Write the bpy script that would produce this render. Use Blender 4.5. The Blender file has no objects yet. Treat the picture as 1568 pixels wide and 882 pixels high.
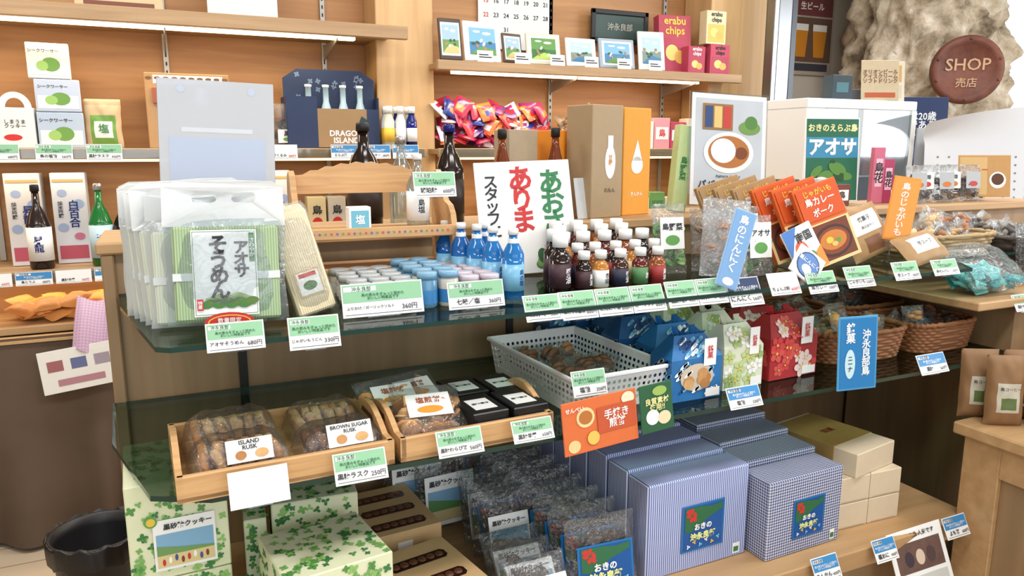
import bpy, math, random
from mathutils import Vector, Matrix, noise
random.seed(7)
SC=bpy.context.scene
COL=SC.collection
R=math.radians
# ---------------------------------------------------------------- materials
def lin(c):
    r=[]
    for v in c[:3]:
        v=v/255.0
        r.append(v/12.92 if v<=0.04045 else ((v+0.055)/1.055)**2.4)
    return (r[0],r[1],r[2],1)
_mc={}
def newmat(name):
    m=bpy.data.materials.new(name); m.use_nodes=True
    return m, m.node_tree, m.node_tree.nodes["Principled BSDF"]
def pm(col,rough=.5,metal=0,alpha=1,trans=0,emit=0,spec=.5):
    k=('pm',tuple(col),rough,metal,alpha,trans,emit,spec)
    if k in _mc: return _mc[k]
    m,t,b=newmat("mat_%d_%d_%d"%tuple(col[:3]))
    b.inputs["Base Color"].default_value=lin(col)
    b.inputs["Roughness"].default_value=rough
    b.inputs["Metallic"].default_value=metal
    b.inputs["Alpha"].default_value=alpha
    b.inputs["Transmission Weight"].default_value=trans
    b.inputs["Specular IOR Level"].default_value=spec
    if emit:
        b.inputs["Emission Color"].default_value=lin(col); b.inputs["Emission Strength"].default_value=emit
    _mc[k]=m; return m
def paper(col,var=.08,rough=.6,scale=40):
    k=('pp',tuple(col),var,rough)
    if k in _mc: return _mc[k]
    m,t,b=newmat("paper_%d_%d_%d"%tuple(col[:3]))
    n=t.nodes; tc=n.new("ShaderNodeTexCoord"); nz=n.new("ShaderNodeTexNoise"); nz.inputs["Scale"].default_value=scale
    mx=n.new("ShaderNodeMix"); mx.data_type='RGBA'
    c=lin(col); mx.inputs[6].default_value=c; mx.inputs[7].default_value=tuple(max(0,v*(1-var*2)) for v in c[:3])+(1,)
    t.links.new(tc.outputs["Object"],nz.inputs["Vector"]); t.links.new(nz.outputs["Fac"],mx.inputs[0]); t.links.new(mx.outputs[2],b.inputs["Base Color"])
    b.inputs["Roughness"].default_value=rough
    _mc[k]=m; return m
def wood(name,c1,c2,axis=0,scale=3.0,rough=.5):
    m,t,b=newmat(name); n=t.nodes
    tc=n.new("ShaderNodeTexCoord"); mp=n.new("ShaderNodeMapping"); s=[scale*9]*3; s[axis]=scale*.6; mp.inputs["Scale"].default_value=s
    nz=n.new("ShaderNodeTexNoise"); nz.inputs["Scale"].default_value=2.2; nz.inputs["Detail"].default_value=6; nz.inputs["Distortion"].default_value=.6
    cr=n.new("ShaderNodeValToRGB"); cr.color_ramp.elements[0].color=lin(c1); cr.color_ramp.elements[1].color=lin(c2)
    cr.color_ramp.elements[0].position=.3; cr.color_ramp.elements[1].position=.7
    t.links.new(tc.outputs["Object"],mp.inputs[0]); t.links.new(mp.outputs[0],nz.inputs["Vector"]); t.links.new(nz.outputs["Fac"],cr.inputs[0]); t.links.new(cr.outputs[0],b.inputs["Base Color"])
    bp=n.new("ShaderNodeBump"); bp.inputs["Strength"].default_value=.06; t.links.new(nz.outputs["Fac"],bp.inputs["Height"]); t.links.new(bp.outputs[0],b.inputs["Normal"])
    b.inputs["Roughness"].default_value=rough
    return m
def stripes(name,c1,c2,freq,axes=(0,),duty=.5,rough=.45):
    m,t,b=newmat(name); n=t.nodes
    tc=n.new("ShaderNodeTexCoord"); sp=n.new("ShaderNodeSeparateXYZ"); t.links.new(tc.outputs["Object"],sp.inputs[0])
    outs=[]
    for a in axes:
        mu=n.new("ShaderNodeMath"); mu.operation='MULTIPLY'; mu.inputs[1].default_value=freq; t.links.new(sp.outputs[a],mu.inputs[0])
        ad=n.new("ShaderNodeMath"); ad.operation='ADD'; ad.inputs[1].default_value=100.25; t.links.new(mu.outputs[0],ad.inputs[0])
        fr=n.new("ShaderNodeMath"); fr.operation='FRACT'; t.links.new(ad.outputs[0],fr.inputs[0])
        lt=n.new("ShaderNodeMath"); lt.operation='LESS_THAN'; lt.inputs[1].default_value=duty; t.links.new(fr.outputs[0],lt.inputs[0]); outs.append(lt.outputs[0])
    o=outs[0]
    for q in outs[1:]:
        ad=n.new("ShaderNodeMath"); ad.operation='ADD'; t.links.new(o,ad.inputs[0]); t.links.new(q,ad.inputs[1]); o=ad.outputs[0]
    dv=n.new("ShaderNodeMath"); dv.operation='DIVIDE'; dv.inputs[1].default_value=len(outs); t.links.new(o,dv.inputs[0])
    mx=n.new("ShaderNodeMix"); mx.data_type='RGBA'; mx.inputs[6].default_value=lin(c1); mx.inputs[7].default_value=lin(c2)
    t.links.new(dv.outputs[0],mx.inputs[0]); t.links.new(mx.outputs[2],b.inputs["Base Color"]); b.inputs["Roughness"].default_value=rough
    return m
def film(name,tint=(245,248,250),fac=.12,noise_amt=.5,rough=.12,scale=60,white=0.0):
    """clear plastic film: transparent + crinkled glossy + optional milky diffuse"""
    m=bpy.data.materials.new(name); m.use_nodes=True; t=m.node_tree; n=t.nodes; n.clear()
    out=n.new("ShaderNodeOutputMaterial"); tr=n.new("ShaderNodeBsdfTransparent"); tr.inputs[0].default_value=lin(tint)
    gl=n.new("ShaderNodeBsdfGlossy"); gl.inputs["Roughness"].default_value=rough
    tc=n.new("ShaderNodeTexCoord"); nz=n.new("ShaderNodeTexNoise"); nz.inputs["Scale"].default_value=scale; nz.inputs["Detail"].default_value=3; nz.inputs["Distortion"].default_value=1.5
    bp=n.new("ShaderNodeBump"); bp.inputs["Strength"].default_value=noise_amt; bp.inputs["Distance"].default_value=.01
    t.links.new(tc.outputs["Object"],nz.inputs["Vector"]); t.links.new(nz.outputs["Fac"],bp.inputs["Height"]); t.links.new(bp.outputs[0],gl.inputs["Normal"])
    mx=n.new("ShaderNodeMixShader")
    lw=n.new("ShaderNodeLayerWeight"); lw.inputs[0].default_value=.3; t.links.new(bp.outputs[0],lw.inputs["Normal"])
    ma=n.new("ShaderNodeMath"); ma.operation='MULTIPLY_ADD'; ma.inputs[1].default_value=.5; ma.inputs[2].default_value=fac; ma.use_clamp=True
    t.links.new(lw.outputs["Fresnel"],ma.inputs[0]); t.links.new(ma.outputs[0],mx.inputs[0])
    src=tr.outputs[0]
    if white:
        df=n.new("ShaderNodeBsdfDiffuse"); df.inputs[0].default_value=lin((240,244,246)); tl=n.new("ShaderNodeBsdfTranslucent"); tl.inputs[0].default_value=lin((240,244,246))
        a=n.new("ShaderNodeMixShader"); a.inputs[0].default_value=.4; t.links.new(df.outputs[0],a.inputs[1]); t.links.new(tl.outputs[0],a.inputs[2])
        m2=n.new("ShaderNodeMixShader"); m2.inputs[0].default_value=white; t.links.new(tr.outputs[0],m2.inputs[1]); t.links.new(a.outputs[0],m2.inputs[2]); src=m2.outputs[0]
    t.links.new(src,mx.inputs[1]); t.links.new(gl.outputs[0],mx.inputs[2]); t.links.new(mx.outputs[0],out.inputs[0])
    return m
def speckle(name,c1,c2,c3,scale=8,rough=.8,bump=.5):
    m,t,b=newmat(name); n=t.nodes; tc=n.new("ShaderNodeTexCoord")
    nz=n.new("ShaderNodeTexNoise"); nz.inputs["Scale"].default_value=scale; nz.inputs["Detail"].default_value=9; nz.inputs["Roughness"].default_value=.65
    cr=n.new("ShaderNodeValToRGB"); e=cr.color_ramp.elements; e[0].position=.33;e[0].color=lin(c1); e[1].position=.66; e[1].color=lin(c3); k=e.new(.48); k.color=lin(c2)
    t.links.new(tc.outputs["Object"],nz.inputs["Vector"]); t.links.new(nz.outputs["Fac"],cr.inputs[0]); t.links.new(cr.outputs[0],b.inputs["Base Color"])
    bp=n.new("ShaderNodeBump"); bp.inputs["Strength"].default_value=bump; bp.inputs["Distance"].default_value=.03; t.links.new(nz.outputs["Fac"],bp.inputs["Height"]); t.links.new(bp.outputs[0],b.inputs["Normal"])
    b.inputs["Roughness"].default_value=rough
    return m
WHITE=paper((236,236,232),.03); BLACK=pm((22,22,24),.5); RED=pm((196,40,40),.5)
CREAM=paper((236,224,196),.05); KRAFT=paper((176,140,94),.12); GREEN=pm((40,120,60),.5)
W_BACK=wood("wood_veneer_back",(164,116,72),(188,140,90),0,1.2)
W_POST=wood("wood_post",(194,156,108),(212,176,126),2,1.0)
W_SHELF=wood("wood_shelf",(158,128,94),(184,152,114),0,1.5)
W_DISP=wood("wood_display_panel",(138,112,80),(158,130,96),2,1.2)
W_LEDGE=wood("wood_ledge",(174,138,96),(194,158,114),0,1.5)
W_TRAY=wood("wood_tray",(194,148,98),(216,174,122),0,4)
W_RACK=wood("wood_rack",(190,146,98),(210,168,118),0,5)
GLASS_T=film("shelf_glass",(196,214,204),.05,0.0,.03)
GLASS_E=pm((30,58,50),.15)
CLEAR=film("clear_plastic",(248,250,251),.08,.6,.14,70,.04)
CLEAR2=film("clear_acrylic",(240,246,250),.05,.0,.05)
FROST=film("frosted_bag",(238,244,248),.06,.35,.25,25,.78)
FROSTL=film("frosted_light",(240,246,248),.06,.5,.2,30,.10)
FROSTM=film("frosted_mid",(240,246,248),.07,.5,.2,30,.55)
LED=pm((255,226,170),.5,emit=6)
# ---------------------------------------------------------------- text cache
_tc={}
def text_mesh(body,align='CENTER',bold=0.0,ls=1.0):
    k=(body,align,bold,ls)
    if k in _tc: return _tc[k]
    c=bpy.data.curves.new("t","FONT"); c.body=body; c.size=1; c.align_x=align; c.align_y='CENTER'; c.resolution_u=2; c.offset=bold; c.space_line=ls
    o=bpy.data.objects.new("t",c); COL.objects.link(o); bpy.context.view_layer.update()
    e=o.evaluated_get(bpy.context.evaluated_depsgraph_get()); me=e.to_mesh()
    r=([tuple(v.co) for v in me.vertices],[tuple(p.vertices) for p in me.polygons])
    e.to_mesh_clear()
    bpy.data.objects.remove(o); bpy.data.curves.remove(c)
    _tc[k]=r; return r
def fill2d(loops):
    c=bpy.data.curves.new("f","CURVE"); c.dimensions='2D'; c.fill_mode='BOTH'
    for lp in loops:
        s=c.splines.new('POLY'); s.points.add(len(lp)-1); s.use_cyclic_u=True
        for i,q in enumerate(lp): s.points[i].co=(q[0],q[1],0,1)
    o=bpy.data.objects.new("f",c); COL.objects.link(o); bpy.context.view_layer.update()
    me=o.evaluated_get(bpy.context.evaluated_depsgraph_get()).to_mesh()
    r=([tuple(v.co) for v in me.vertices],[tuple(p.vertices) for p in me.polygons])
    bpy.data.objects.remove(o); bpy.data.curves.remove(c)
    return r
# ---------------------------------------------------------------- builder
class B:
    def __init__(s,name): s.name=name; s.v=[]; s.f=[]; s.mi=[]; s.sm=[]; s.mats=[]; s.M=Matrix()
    def m(s,mat):
        if mat not in s.mats: s.mats.append(mat)
        return s.mats.index(mat)
    def add(s,vs,fs,mat,smooth=False):
        o=len(s.v); s.v+= [s.M@Vector(q) for q in vs]
        ml=isinstance(mat,list)
        for i,f in enumerate(fs):
            s.f.append([o+j for j in f]); s.mi.append(s.m(mat[i] if ml else mat)); s.sm.append(smooth)
    def box(s,x0,x1,y0,y1,z0,z1,mat,bev=0):
        if bev<=0:
            vs=[(x,y,z) for x in (x0,x1) for y in (y0,y1) for z in (z0,z1)]
            s.add(vs,[(0,1,3,2),(4,6,7,5),(0,4,5,1),(2,3,7,6),(0,2,6,4),(1,5,7,3)],mat); return
        b=min(bev,(x1-x0)/2.1,(y1-y0)/2.1,(z1-z0)/2.1)
        vs=[]; idx={}
        for i,(x,sx) in enumerate(((x0,1),(x1,-1))):
            for j,(y,sy) in enumerate(((y0,1),(y1,-1))):
                for k,(z,sz) in enumerate(((z0,1),(z1,-1))):
                    for a in range(3):
                        d=[b,b,b]; d[a]=0
                        idx[(i,j,k,a)]=len(vs); vs.append((x+sx*d[0],y+sy*d[1],z+sz*d[2]))
        fs=[]
        for a in range(3):
            u,w=[q for q in range(3) if q!=a]
            for e in (0,1):
                ring=[]
                for (p,q) in ((0,0),(1,0),(1,1),(0,1)):
                    key=[0,0,0]; key[a]=e; key[u]=p; key[w]=q; ring.append(idx[(key[0],key[1],key[2],a)])
                fs.append(tuple(ring))
        for a in range(3):
            u,w=[q for q in range(3) if q!=a]
            for p in (0,1):
                for q in (0,1):
                    k0=[0,0,0]; k0[u]=p; k0[w]=q; k1=list(k0); k1[a]=1
                    fs.append((idx[(*k0,u)],idx[(*k1,u)],idx[(*k1,w)],idx[(*k0,w)]))
        for i in (0,1):
            for j in (0,1):
                for k in (0,1): fs.append((idx[(i,j,k,0)],idx[(i,j,k,1)],idx[(i,j,k,2)]))
        s.add(vs,fs,mat)
    def rect(s,x0,x1,z0,z1,mat,y=-.0006):
        s.add([(x0,y,z0),(x1,y,z0),(x1,y,z1),(x0,y,z1)],[(0,1,2,3)],mat)
    def ell(s,x,z,rx,rz,mat,y=-.0009,n=16,rot=0):
        vs=[]
        for i in range(n):
            a=2*math.pi*i/n; px=rx*math.cos(a); pz=rz*math.sin(a)
            vs.append((x+px*math.cos(rot)-pz*math.sin(rot),y,z+px*math.sin(rot)+pz*math.cos(rot)))
        s.add(vs,[tuple(range(n))],mat)
    def tri(s,pts,mat,y=-.0009): s.add([(a,y,b) for a,b in pts],[tuple(range(len(pts)))],mat)
    def prism(s,pts,a0,a1,mat,plane='xz'):
        n=len(pts)
        if plane=='xz': vs=[(x,a0,z) for x,z in pts]+[(x,a1,z) for x,z in pts]
        elif plane=='yz': vs=[(a0,y,z) for y,z in pts]+[(a1,y,z) for y,z in pts]
        else: vs=[(x,y,a0) for x,y in pts]+[(x,y,a1) for x,y in pts]
        fs=[tuple(range(n)),tuple(range(2*n-1,n-1,-1))]+[(i,i+n,(i+1)%n+n,(i+1)%n) for i in range(n)]
        s.add(vs,fs,mat)
    def lathe(s,prof,mat,c=(0,0,0),seg=20,smooth=True):
        vs=[];fs=[];ms=[]
        for r,z in [(q[0],q[1]) for q in prof]:
            for i in range(seg):
                a=2*math.pi*i/seg; vs.append((c[0]+r*math.cos(a),c[1]+r*math.sin(a),c[2]+z))
        for k in range(len(prof)-1):
            mm=prof[k][2] if len(prof[k])>2 else mat
            for i in range(seg):
                j=(i+1)%seg; fs.append((k*seg+i,k*seg+j,(k+1)*seg+j,(k+1)*seg+i)); ms.append(mm)
        s.add(vs,fs,ms,smooth)
        s.add([(c[0]+prof[-1][0]*math.cos(2*math.pi*i/seg),c[1]+prof[-1][0]*math.sin(2*math.pi*i/seg),c[2]+prof[-1][1]) for i in range(seg)],[tuple(range(seg))],prof[-2][2] if len(prof[-2])>2 else mat)
        s.add([(c[0]+prof[0][0]*math.cos(2*math.pi*i/seg),c[1]+prof[0][0]*math.sin(2*math.pi*i/seg),c[2]+prof[0][1]) for i in range(seg)],[tuple(range(seg))],prof[0][2] if len(prof[0])>2 else mat)
    def text(s,body,size,x,z,mat,y=-.0014,vertical=False,bold=0.012,warp=None,align='CENTER',ls=.9,maxw=None,maxh=None):
        if vertical: body="\n".join(body)
        vs,fs=text_mesh(body,align,bold,ls)
        if not vs: return
        ww=max(q[0] for q in vs)-min(q[0] for q in vs); hh=max(q[1] for q in vs)-min(q[1] for q in vs)
        if maxw and ww*size>maxw: size=maxw/ww
        if maxh and hh*size>maxh: size=maxh/hh
        cy=(max(q[1] for q in vs)+min(q[1] for q in vs))/2
        out=[(x+q[0]*size,y,z+(q[1]-cy)*size) for q in vs]
        if warp: out=[warp(q) for q in out]
        s.add(out,fs,mat)
    def clover(s,x,z,r,mat,y=-.0008,n=4,rot=0):
        for i in range(n):
            a=rot+2*math.pi*i/n
            s.ell(x+r*.55*math.cos(a),z+r*.55*math.sin(a),r*.5,r*.38,mat,y,9,a)
    def pillow(s,w,h,d,mat,patches=(),nx=14,nz=16,wr=.12,seed=0,crimp=.06):
        def thick(u,v):
            a=max(0,1-abs(2*u-1)**2.6)**.6; b=max(0,1-abs(2*v-1)**3.2)**.6
            return d/2*a*b
        for side in (-1,1):
            vs=[];fs=[];ms=[]
            for j in range(nz+1):
                for i in range(nx+1):
                    u=i/nx; v=j/nz
                    n=noise.noise(Vector((u*5+seed*7.3,v*5,seed*1.7+side)))
                    y=side*thick(u,v)*(1+wr*2*n)
                    x=(u-.5)*w*(1-.03*math.sin(math.pi*v)); vs.append((x+noise.noise(Vector((v*4,seed,0)))*w*.02,y+d/2,v*h))
            for j in range(nz):
                for i in range(nx):
                    a=j*(nx+1)+i; fs.append((a,a+1,a+nx+2,a+nx+1) if side<0 else (a,a+nx+1,a+nx+2,a+1))
                    mm=mat; u=(i+.5)/nx-.5; v=(j+.5)/nz
                    if side<0:
                        for p in patches:
                            if p[0]<=u<=p[1] and p[2]<=v<=p[3]: mm=p[4]
                    ms.append(mm)
            s.add(vs,fs,ms,True)
        def warp(q):
            u=q[0]/w+.5; v=q[2]/h
            return (q[0],d/2-thick(min(max(u,0),1),min(max(v,0),1))*(1.0+wr)+q[1]-.001,q[2])
        return warp
    def T(s,x=0,y=0,z=0,rz=0,rx=0,ry=0): s.M=Matrix.Translation((x,y,z))@Matrix.Rotation(rz,4,'Z')@Matrix.Rotation(rx,4,'X')@Matrix.Rotation(ry,4,'Y'); return s
    def done(s,x=0,y=0,z=0,rz=0,lean=0,roll=0,ground=True):
        """lean>0: top tips back; roll>0: clockwise seen from front (degrees)"""
        RM=Matrix.Rotation(R(rz),4,'Z')@Matrix.Rotation(R(-lean),4,'X')@Matrix.Rotation(R(roll),4,'Y')
        me=bpy.data.meshes.new(s.name); me.from_pydata([tuple(q) for q in s.v],[],s.f)
        for m_ in s.mats: me.materials.append(m_)
        me.polygons.foreach_set("material_index",s.mi); me.polygons.foreach_set("use_smooth",s.sm)
        me.update()
        o=bpy.data.objects.new(s.name,me); COL.objects.link(o)
        dz=0
        if ground: dz=-min((RM@q).z for q in s.v)
        o.matrix_world=Matrix.Translation((x,y,z+dz))@RM
        return o
# --------------------------------------------------------------- generic products
def carton(name,x,y,z,w,h,d,mat,deco=None,rz=0,lean=0,roll=0,bev=.0015,ground=True):
    o=B(name); o.box(-w/2,w/2,0,d,0,h,mat,bev)
    if deco: deco(o,w,h,d)
    return o.done(x,y,z,rz,lean,roll,ground)
def D(*items):
    """items: ('r',x0,x1,z0,z1,mat) fractions ; ('t',txt,size(frac h),x,z,mat,vertical) ; ('e',x,z,rx,rz,mat)"""
    def f(o,w,h,d):
        k=0
        for it in items:
            k+=1; yy=-.0004-.00025*k
            if it[0]=='r': o.rect((it[1]-.5)*w,(it[2]-.5)*w,it[3]*h,it[4]*h,it[5],yy)
            elif it[0]=='e': o.ell((it[1]-.5)*w,it[2]*h,it[3]*w,it[4]*h,it[5],yy)
            elif it[0]=='t':
                vt=len(it)>6 and it[6]
                o.text(it[1],it[2]*h,(it[3]-.5)*w,it[4]*h,it[5],yy-.0005,vt,maxw=(.92-2*abs(it[3]-.5))*w,maxh=(.95-2*abs(it[4]-.5))*h,bold=.02)
            elif it[0]=='p': o.tri([((a-.5)*w,b*h) for a,b in it[1]],it[2],yy)
    return f
def pouch(name,x,y,z,w,h,d,mat,patches=(),texts=(),rz=0,lean=8,roll=0,seed=0):
    o=B(name)
    wp=o.pillow(w,h,d,mat,patches,seed=seed,nx=20,nz=24)
    for tx in texts: o.text(tx[0],tx[1]*h,(tx[2]-.5)*w,tx[3]*h,tx[4],0,len(tx)>5 and tx[5],warp=wp,maxw=w*.5)
    return o.done(x,y,z,rz,lean,roll)
TAGG=paper((146,198,158),.05); TAGB=pm((54,134,192),.5); TAGW=pm((240,241,240),.45); INK=pm((35,38,45),.6); INKG=pm((30,100,60),.6); PRICE=pm((60,60,70),.6)
names=["島の塩飴","黒糖ラスク","黒糖くるみ","えらぶ茶","塩クッキー","ごまドレ","きくらげ","島とうふ","黒糖羊羹","もずく"]
tagn=[0]
def tag(x,y,z,w=.082,h=.05,style='g',nm=None,price=None,rz=0,roll=0,lean=28):
    o=B("price_tag"); o.box(-w/2,w/2,0,.0012,0,h,TAGW)
    tagn[0]+=1; nm=nm or names[tagn[0]%len(names)]; price=price or random.choice(["250円","330円","430円","560円","600円","680円"])
    hm={'g':TAGG,'b':TAGB,'n':pm((20,50,95),.5),'w':None,'y':pm((225,185,90),.5)}[style]
    if hm:
        o.rect(-w/2+.002,w/2-.002,h*.44,h-.002,hm)
        o.rect(-w/2+.004,-w/2+w*.42,h*.77,h-.005,TAGW,-.0009)
        tm=INKG if style=='g' else TAGW
        o.text("沖永良部",h*.15,-w*.26,h*.84,tm if style=='g' else INK,-.0013,maxw=w*.34)
        o.text("島の恵みをぎゅっと詰めた\nおいしい特産品です",h*.11,w*.0,h*.60,tm,-.0013,maxw=w*.86)
    if nm!='-':
        o.text(nm,h*.23,-w*.16,h*.27,INK,-.0013,bold=.02,maxw=w*.58); o.text(price,h*.2,w*.32,h*.22,RED if style=='w' else PRICE,-.0013,maxw=w*.28)
        o.rect(-w/2+.004,w/2-.004,h*.07,h*.085,INK)
    o.box(-w*.2,w*.2,.0012,.006,-.002,h*.25,CLEAR2)
    return o.done(x,y,z,rz,lean,roll)
# =============================================================== ROOM
def slab(name,x0,x1,y0,y1,z0,z1,mat,bev=0):
    o=B(name); cx,cy,cz=(x0+x1)/2,(y0+y1)/2,(z0+z1)/2
    o.box(x0-cx,x1-cx,y0-cy,y1-cy,z0-cz,z1-cz,mat,bev); return o.done(cx,cy,cz,ground=False)
mf,t,b=newmat("floor_planks"); n=t.nodes
tc=n.new("ShaderNodeTexCoord"); br=n.new("ShaderNodeTexBrick"); br.inputs["Color1"].default_value=lin((196,176,150)); br.inputs["Color2"].default_value=lin((212,194,168)); br.inputs["Mortar"].default_value=lin((140,122,98))
br.inputs["Scale"].default_value=1; br.inputs["Brick Width"].default_value=1.2; br.inputs["Row Height"].default_value=.15; br.inputs["Mortar Size"].default_value=.003
t.links.new(tc.outputs["Object"],br.inputs["Vector"]); t.links.new(br.outputs[0],b.inputs["Base Color"]); b.inputs["Roughness"].default_value=.35
slab("floor",-3,8.5,-2.5,4.4,-.1,0,mf)
WALLP=paper((196,188,176),.03,.8,4)
slab("ceiling",-3,8.5,-2.5,4.4,2.95,3.05,paper((220,218,212),.03,.8,4))
slab("wall_back",-3,3.3,3.66,3.76,0,2.95,W_BACK)
slab("wall_left",-3.1,-3,-2.5,4.4,0,2.95,WALLP)
slab("wall_right",8.5,8.6,-2.5,4.4,0,2.95,WALLP)
o=B("wall_far"); o.box(3.3,5.9,4.2,4.3,0,2.95,WALLP); o.box(5.9,8.5,4.2,4.3,0,1.0,WALLP); o.box(5.9,8.5,4.2,4.3,2.8,2.95,WALLP); o.box(3.22,3.3,3.66,4.3,0,2.95,WALLP); o.done(ground=False)
o=B("window_1"); fr=pm((200,205,208),.4,.3)
for a,b_ in ((5.9,5.97),(7.15,7.21),(8.42,8.5)): o.box(a,b_,4.16,4.28,1,2.8,fr,.004)
o.box(5.9,8.5,4.16,4.28,1,1.06,fr,.004); o.box(5.9,8.5,4.16,4.28,2.74,2.8,fr,.004)
o.box(5.95,8.45,4.24,4.25,1.04,2.76,pm((232,242,252),.5,emit=1.6)); o.done(ground=False)
# =============================================================== BACK SHELVING UNIT
o=B("shelving_unit")
o.box(.915,1.185,3.45,3.655,0,2.94,W_POST,.004)
o.box(2.76,3.30,3.42,3.655,0,2.94,W_POST,.004)
for (a,b_) in ((-1.6,1.09),(1.15,2.80)):
    o.box(a,b_,3.32,3.655,1.475,1.5,W_SHELF,.003)
    o.box(a,b_,3.30,3.32,1.462,1.502,W_SHELF,.003)
    o.box(a,b_,3.32,3.655,1.02,1.045,W_SHELF,.003)
    o.box(a,b_,3.30,3.32,1.0,1.047,W_SHELF,.003)
    o.box(a,b_,3.32,3.655,.80,.83,W_LEDGE,.003)
o.box(-1.6,.96,3.30,3.655,1.98,2.005,W_SHELF,.003); o.box(-1.6,1.01,3.27,3.30,1.965,2.02,W_SHELF,.003)
o.box(1.16,2.86,3.32,3.655,1.86,1.885,W_SHELF,.003); o.box(1.15,2.88,3.29,3.32,1.848,1.892,W_SHELF,.003)
ST=pm((170,168,162),.4,.5); DK=pm((30,28,26),.6)
for xx in (-.62,.05,.72,1.9,2.62):
    o.box(xx-.01,xx+.01,3.645,3.656,1.05,2.9,ST)
    for zz in range(40): o.box(xx-.003,xx+.003,3.643,3.646,1.5+zz*.035,1.515+zz*.035,DK)
    o.prism([(3.646,1.965),(3.35,1.965),(3.35,1.955),(3.646,1.90)] if xx<1 else [(3.646,1.848),(3.35,1.848),(3.35,1.84),(3.646,1.79)],xx-.003,xx+.003,ST,'yz')
for (a,b_) in ((-1.6,1.08),(1.16,2.78)):
    for zz in (1.464,1.0): o.box(a,b_,3.292,3.299,zz,zz+.035,CLEAR2)
o.box(-1.5,.8,3.36,3.40,1.962,1.976,LED); o.box(1.25,2.65,3.36,3.40,1.842,1.856,LED)
o.box(-1.5,.8,3.36,3.40,1.45,1.46,pm((255,226,170),.5,emit=2)); o.box(1.25,2.6,3.36,3.4,1.45,1.46,pm((255,226,170),.5,emit=2))
o.done(ground=False)
o=B("door_1_frame"); o.box(3.03,3.12,3.2,3.3,0,2.94,pm((120,122,124),.25,.9),.003); o.box(3.00,3.03,3.2,3.26,0,2.94,pm((150,152,154),.3,.9),.003); o.box(3.12,3.16,3.2,3.26,0,2.94,pm((60,62,65),.3,.9),.003); o.done(ground=False)
CL=paper((100,82,66),.15,.8,6)
o=B("cloth_covered_table"); 
vs=[];fs=[]; NX=90; NZ=14
for j in range(NZ+1):
    for i in range(NX+1):
        x=-1.6+2.4*i/NX; q=1-j/NZ
        y=3.22+ (.02+.03*q)*math.sin(i*.9+math.sin(i*.23)*2)*q - .05*q
        vs.append((x,y,.79*j/NZ+.02))
for j in range(NZ):
    for i in range(NX): a=j*(NX+1)+i; fs.append((a,a+1,a+NX+2,a+NX+1))
o.add(vs,fs,CL,True); o.box(-1.6,.8,3.21,3.3,.79,.80,paper((196,160,112),.05)); o.box(-1.55,.75,3.26,3.3,0,.79,CL); o.done(ground=False)
# rock column
ROCK=speckle("coral_rock",(104,90,72),(184,168,144),(226,216,198),6,.9,.9)
o=B("rock_column"); vs=[];fs=[]; NA=120; NH=120
for j in range(NH+1):
    z=2.95*j/NH
    for i in range(NA):
        a=2*math.pi*i/NA
        v=Vector((math.cos(a)*1.4,math.sin(a)*1.4,z*1.6)); dsp=noise.fractal(v*1.3,1.0,2.0,5)*.13+noise.noise(v*6)*.04-abs(noise.noise(v*3.1))*.10-abs(noise.noise(v*9))*.04
        vs.append(((.60+dsp)*math.cos(a),(.42+dsp)*math.sin(a),z))
for j in range(NH):
    for i in range(NA): fs.append((j*NA+i,j*NA+(i+1)%NA,(j+1)*NA+(i+1)%NA,(j+1)*NA+i))
o.add(vs,fs,ROCK,True); o.done(4.80,3.65,0,ground=False)
TERR=speckle("terracotta",(78,42,32),(104,58,44),(122,72,54),6,.6,.2)
o=B("round_clay_shop_sign"); 
o.M=Matrix.Rotation(R(90),4,'X')
o.lathe([(.0,0),(.185,0),(.2,.012),(.2,.04),(.185,.055),(.16,.055),(.152,.04),(.0,.038)],TERR,seg=40); o.M=Matrix()
INK2=pm((186,150,118),.6)
o.text("SHOP",.098,0,.03,INK2,-.044,bold=.01); o.text("売店",.06,0,-.075,INK2,-.044)
for a in (20,90,160,200,270,340): o.M=Matrix.Translation((.178*math.cos(R(a)),-.055,.178*math.sin(R(a))))@Matrix.Rotation(R(90),4,'X'); o.lathe([(.009,0),(.009,.006),(0,.008)],TERR,seg=8)
o.M=Matrix(); o.done(4.44,3.12,1.965,rz=-38,ground=False)
o=B("vertical_pipe"); o.lathe([(.015,0),(.015,1.9),(.02,1.9),(.02,1.93)],pm((150,150,148),.4,.6)); o.done(3.62,4.15,1.0,ground=False)
BEER=pm((206,134,40),.4)
carton("beer_poster",4.26,4.18,2.02,.44,.56,.004,paper((176,164,150),.05),D(('r',.05,.95,.72,.95,paper((120,60,60),.2)),('r',.05,.95,.16,.7,paper((110,84,66),.2)),('p',[(.16,.54),(.44,.54),(.40,.22),(.20,.22)],BEER),('p',[(.54,.54),(.84,.54),(.80,.22),(.58,.22)],BEER),('r',.16,.44,.54,.62,WHITE),('r',.54,.84,.54,.62,WHITE),('t',"生ビール",.1,.5,.84,WHITE),('r',.1,.9,.05,.14,pm((60,60,70)))))
carton("notice_poster",4.22,4.18,2.62,.5,.3,.004,WALLP,D(('r',.1,.9,.1,.9,pm((170,110,90))),('r',.3,.7,.3,.8,pm((210,200,190)))))
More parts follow.
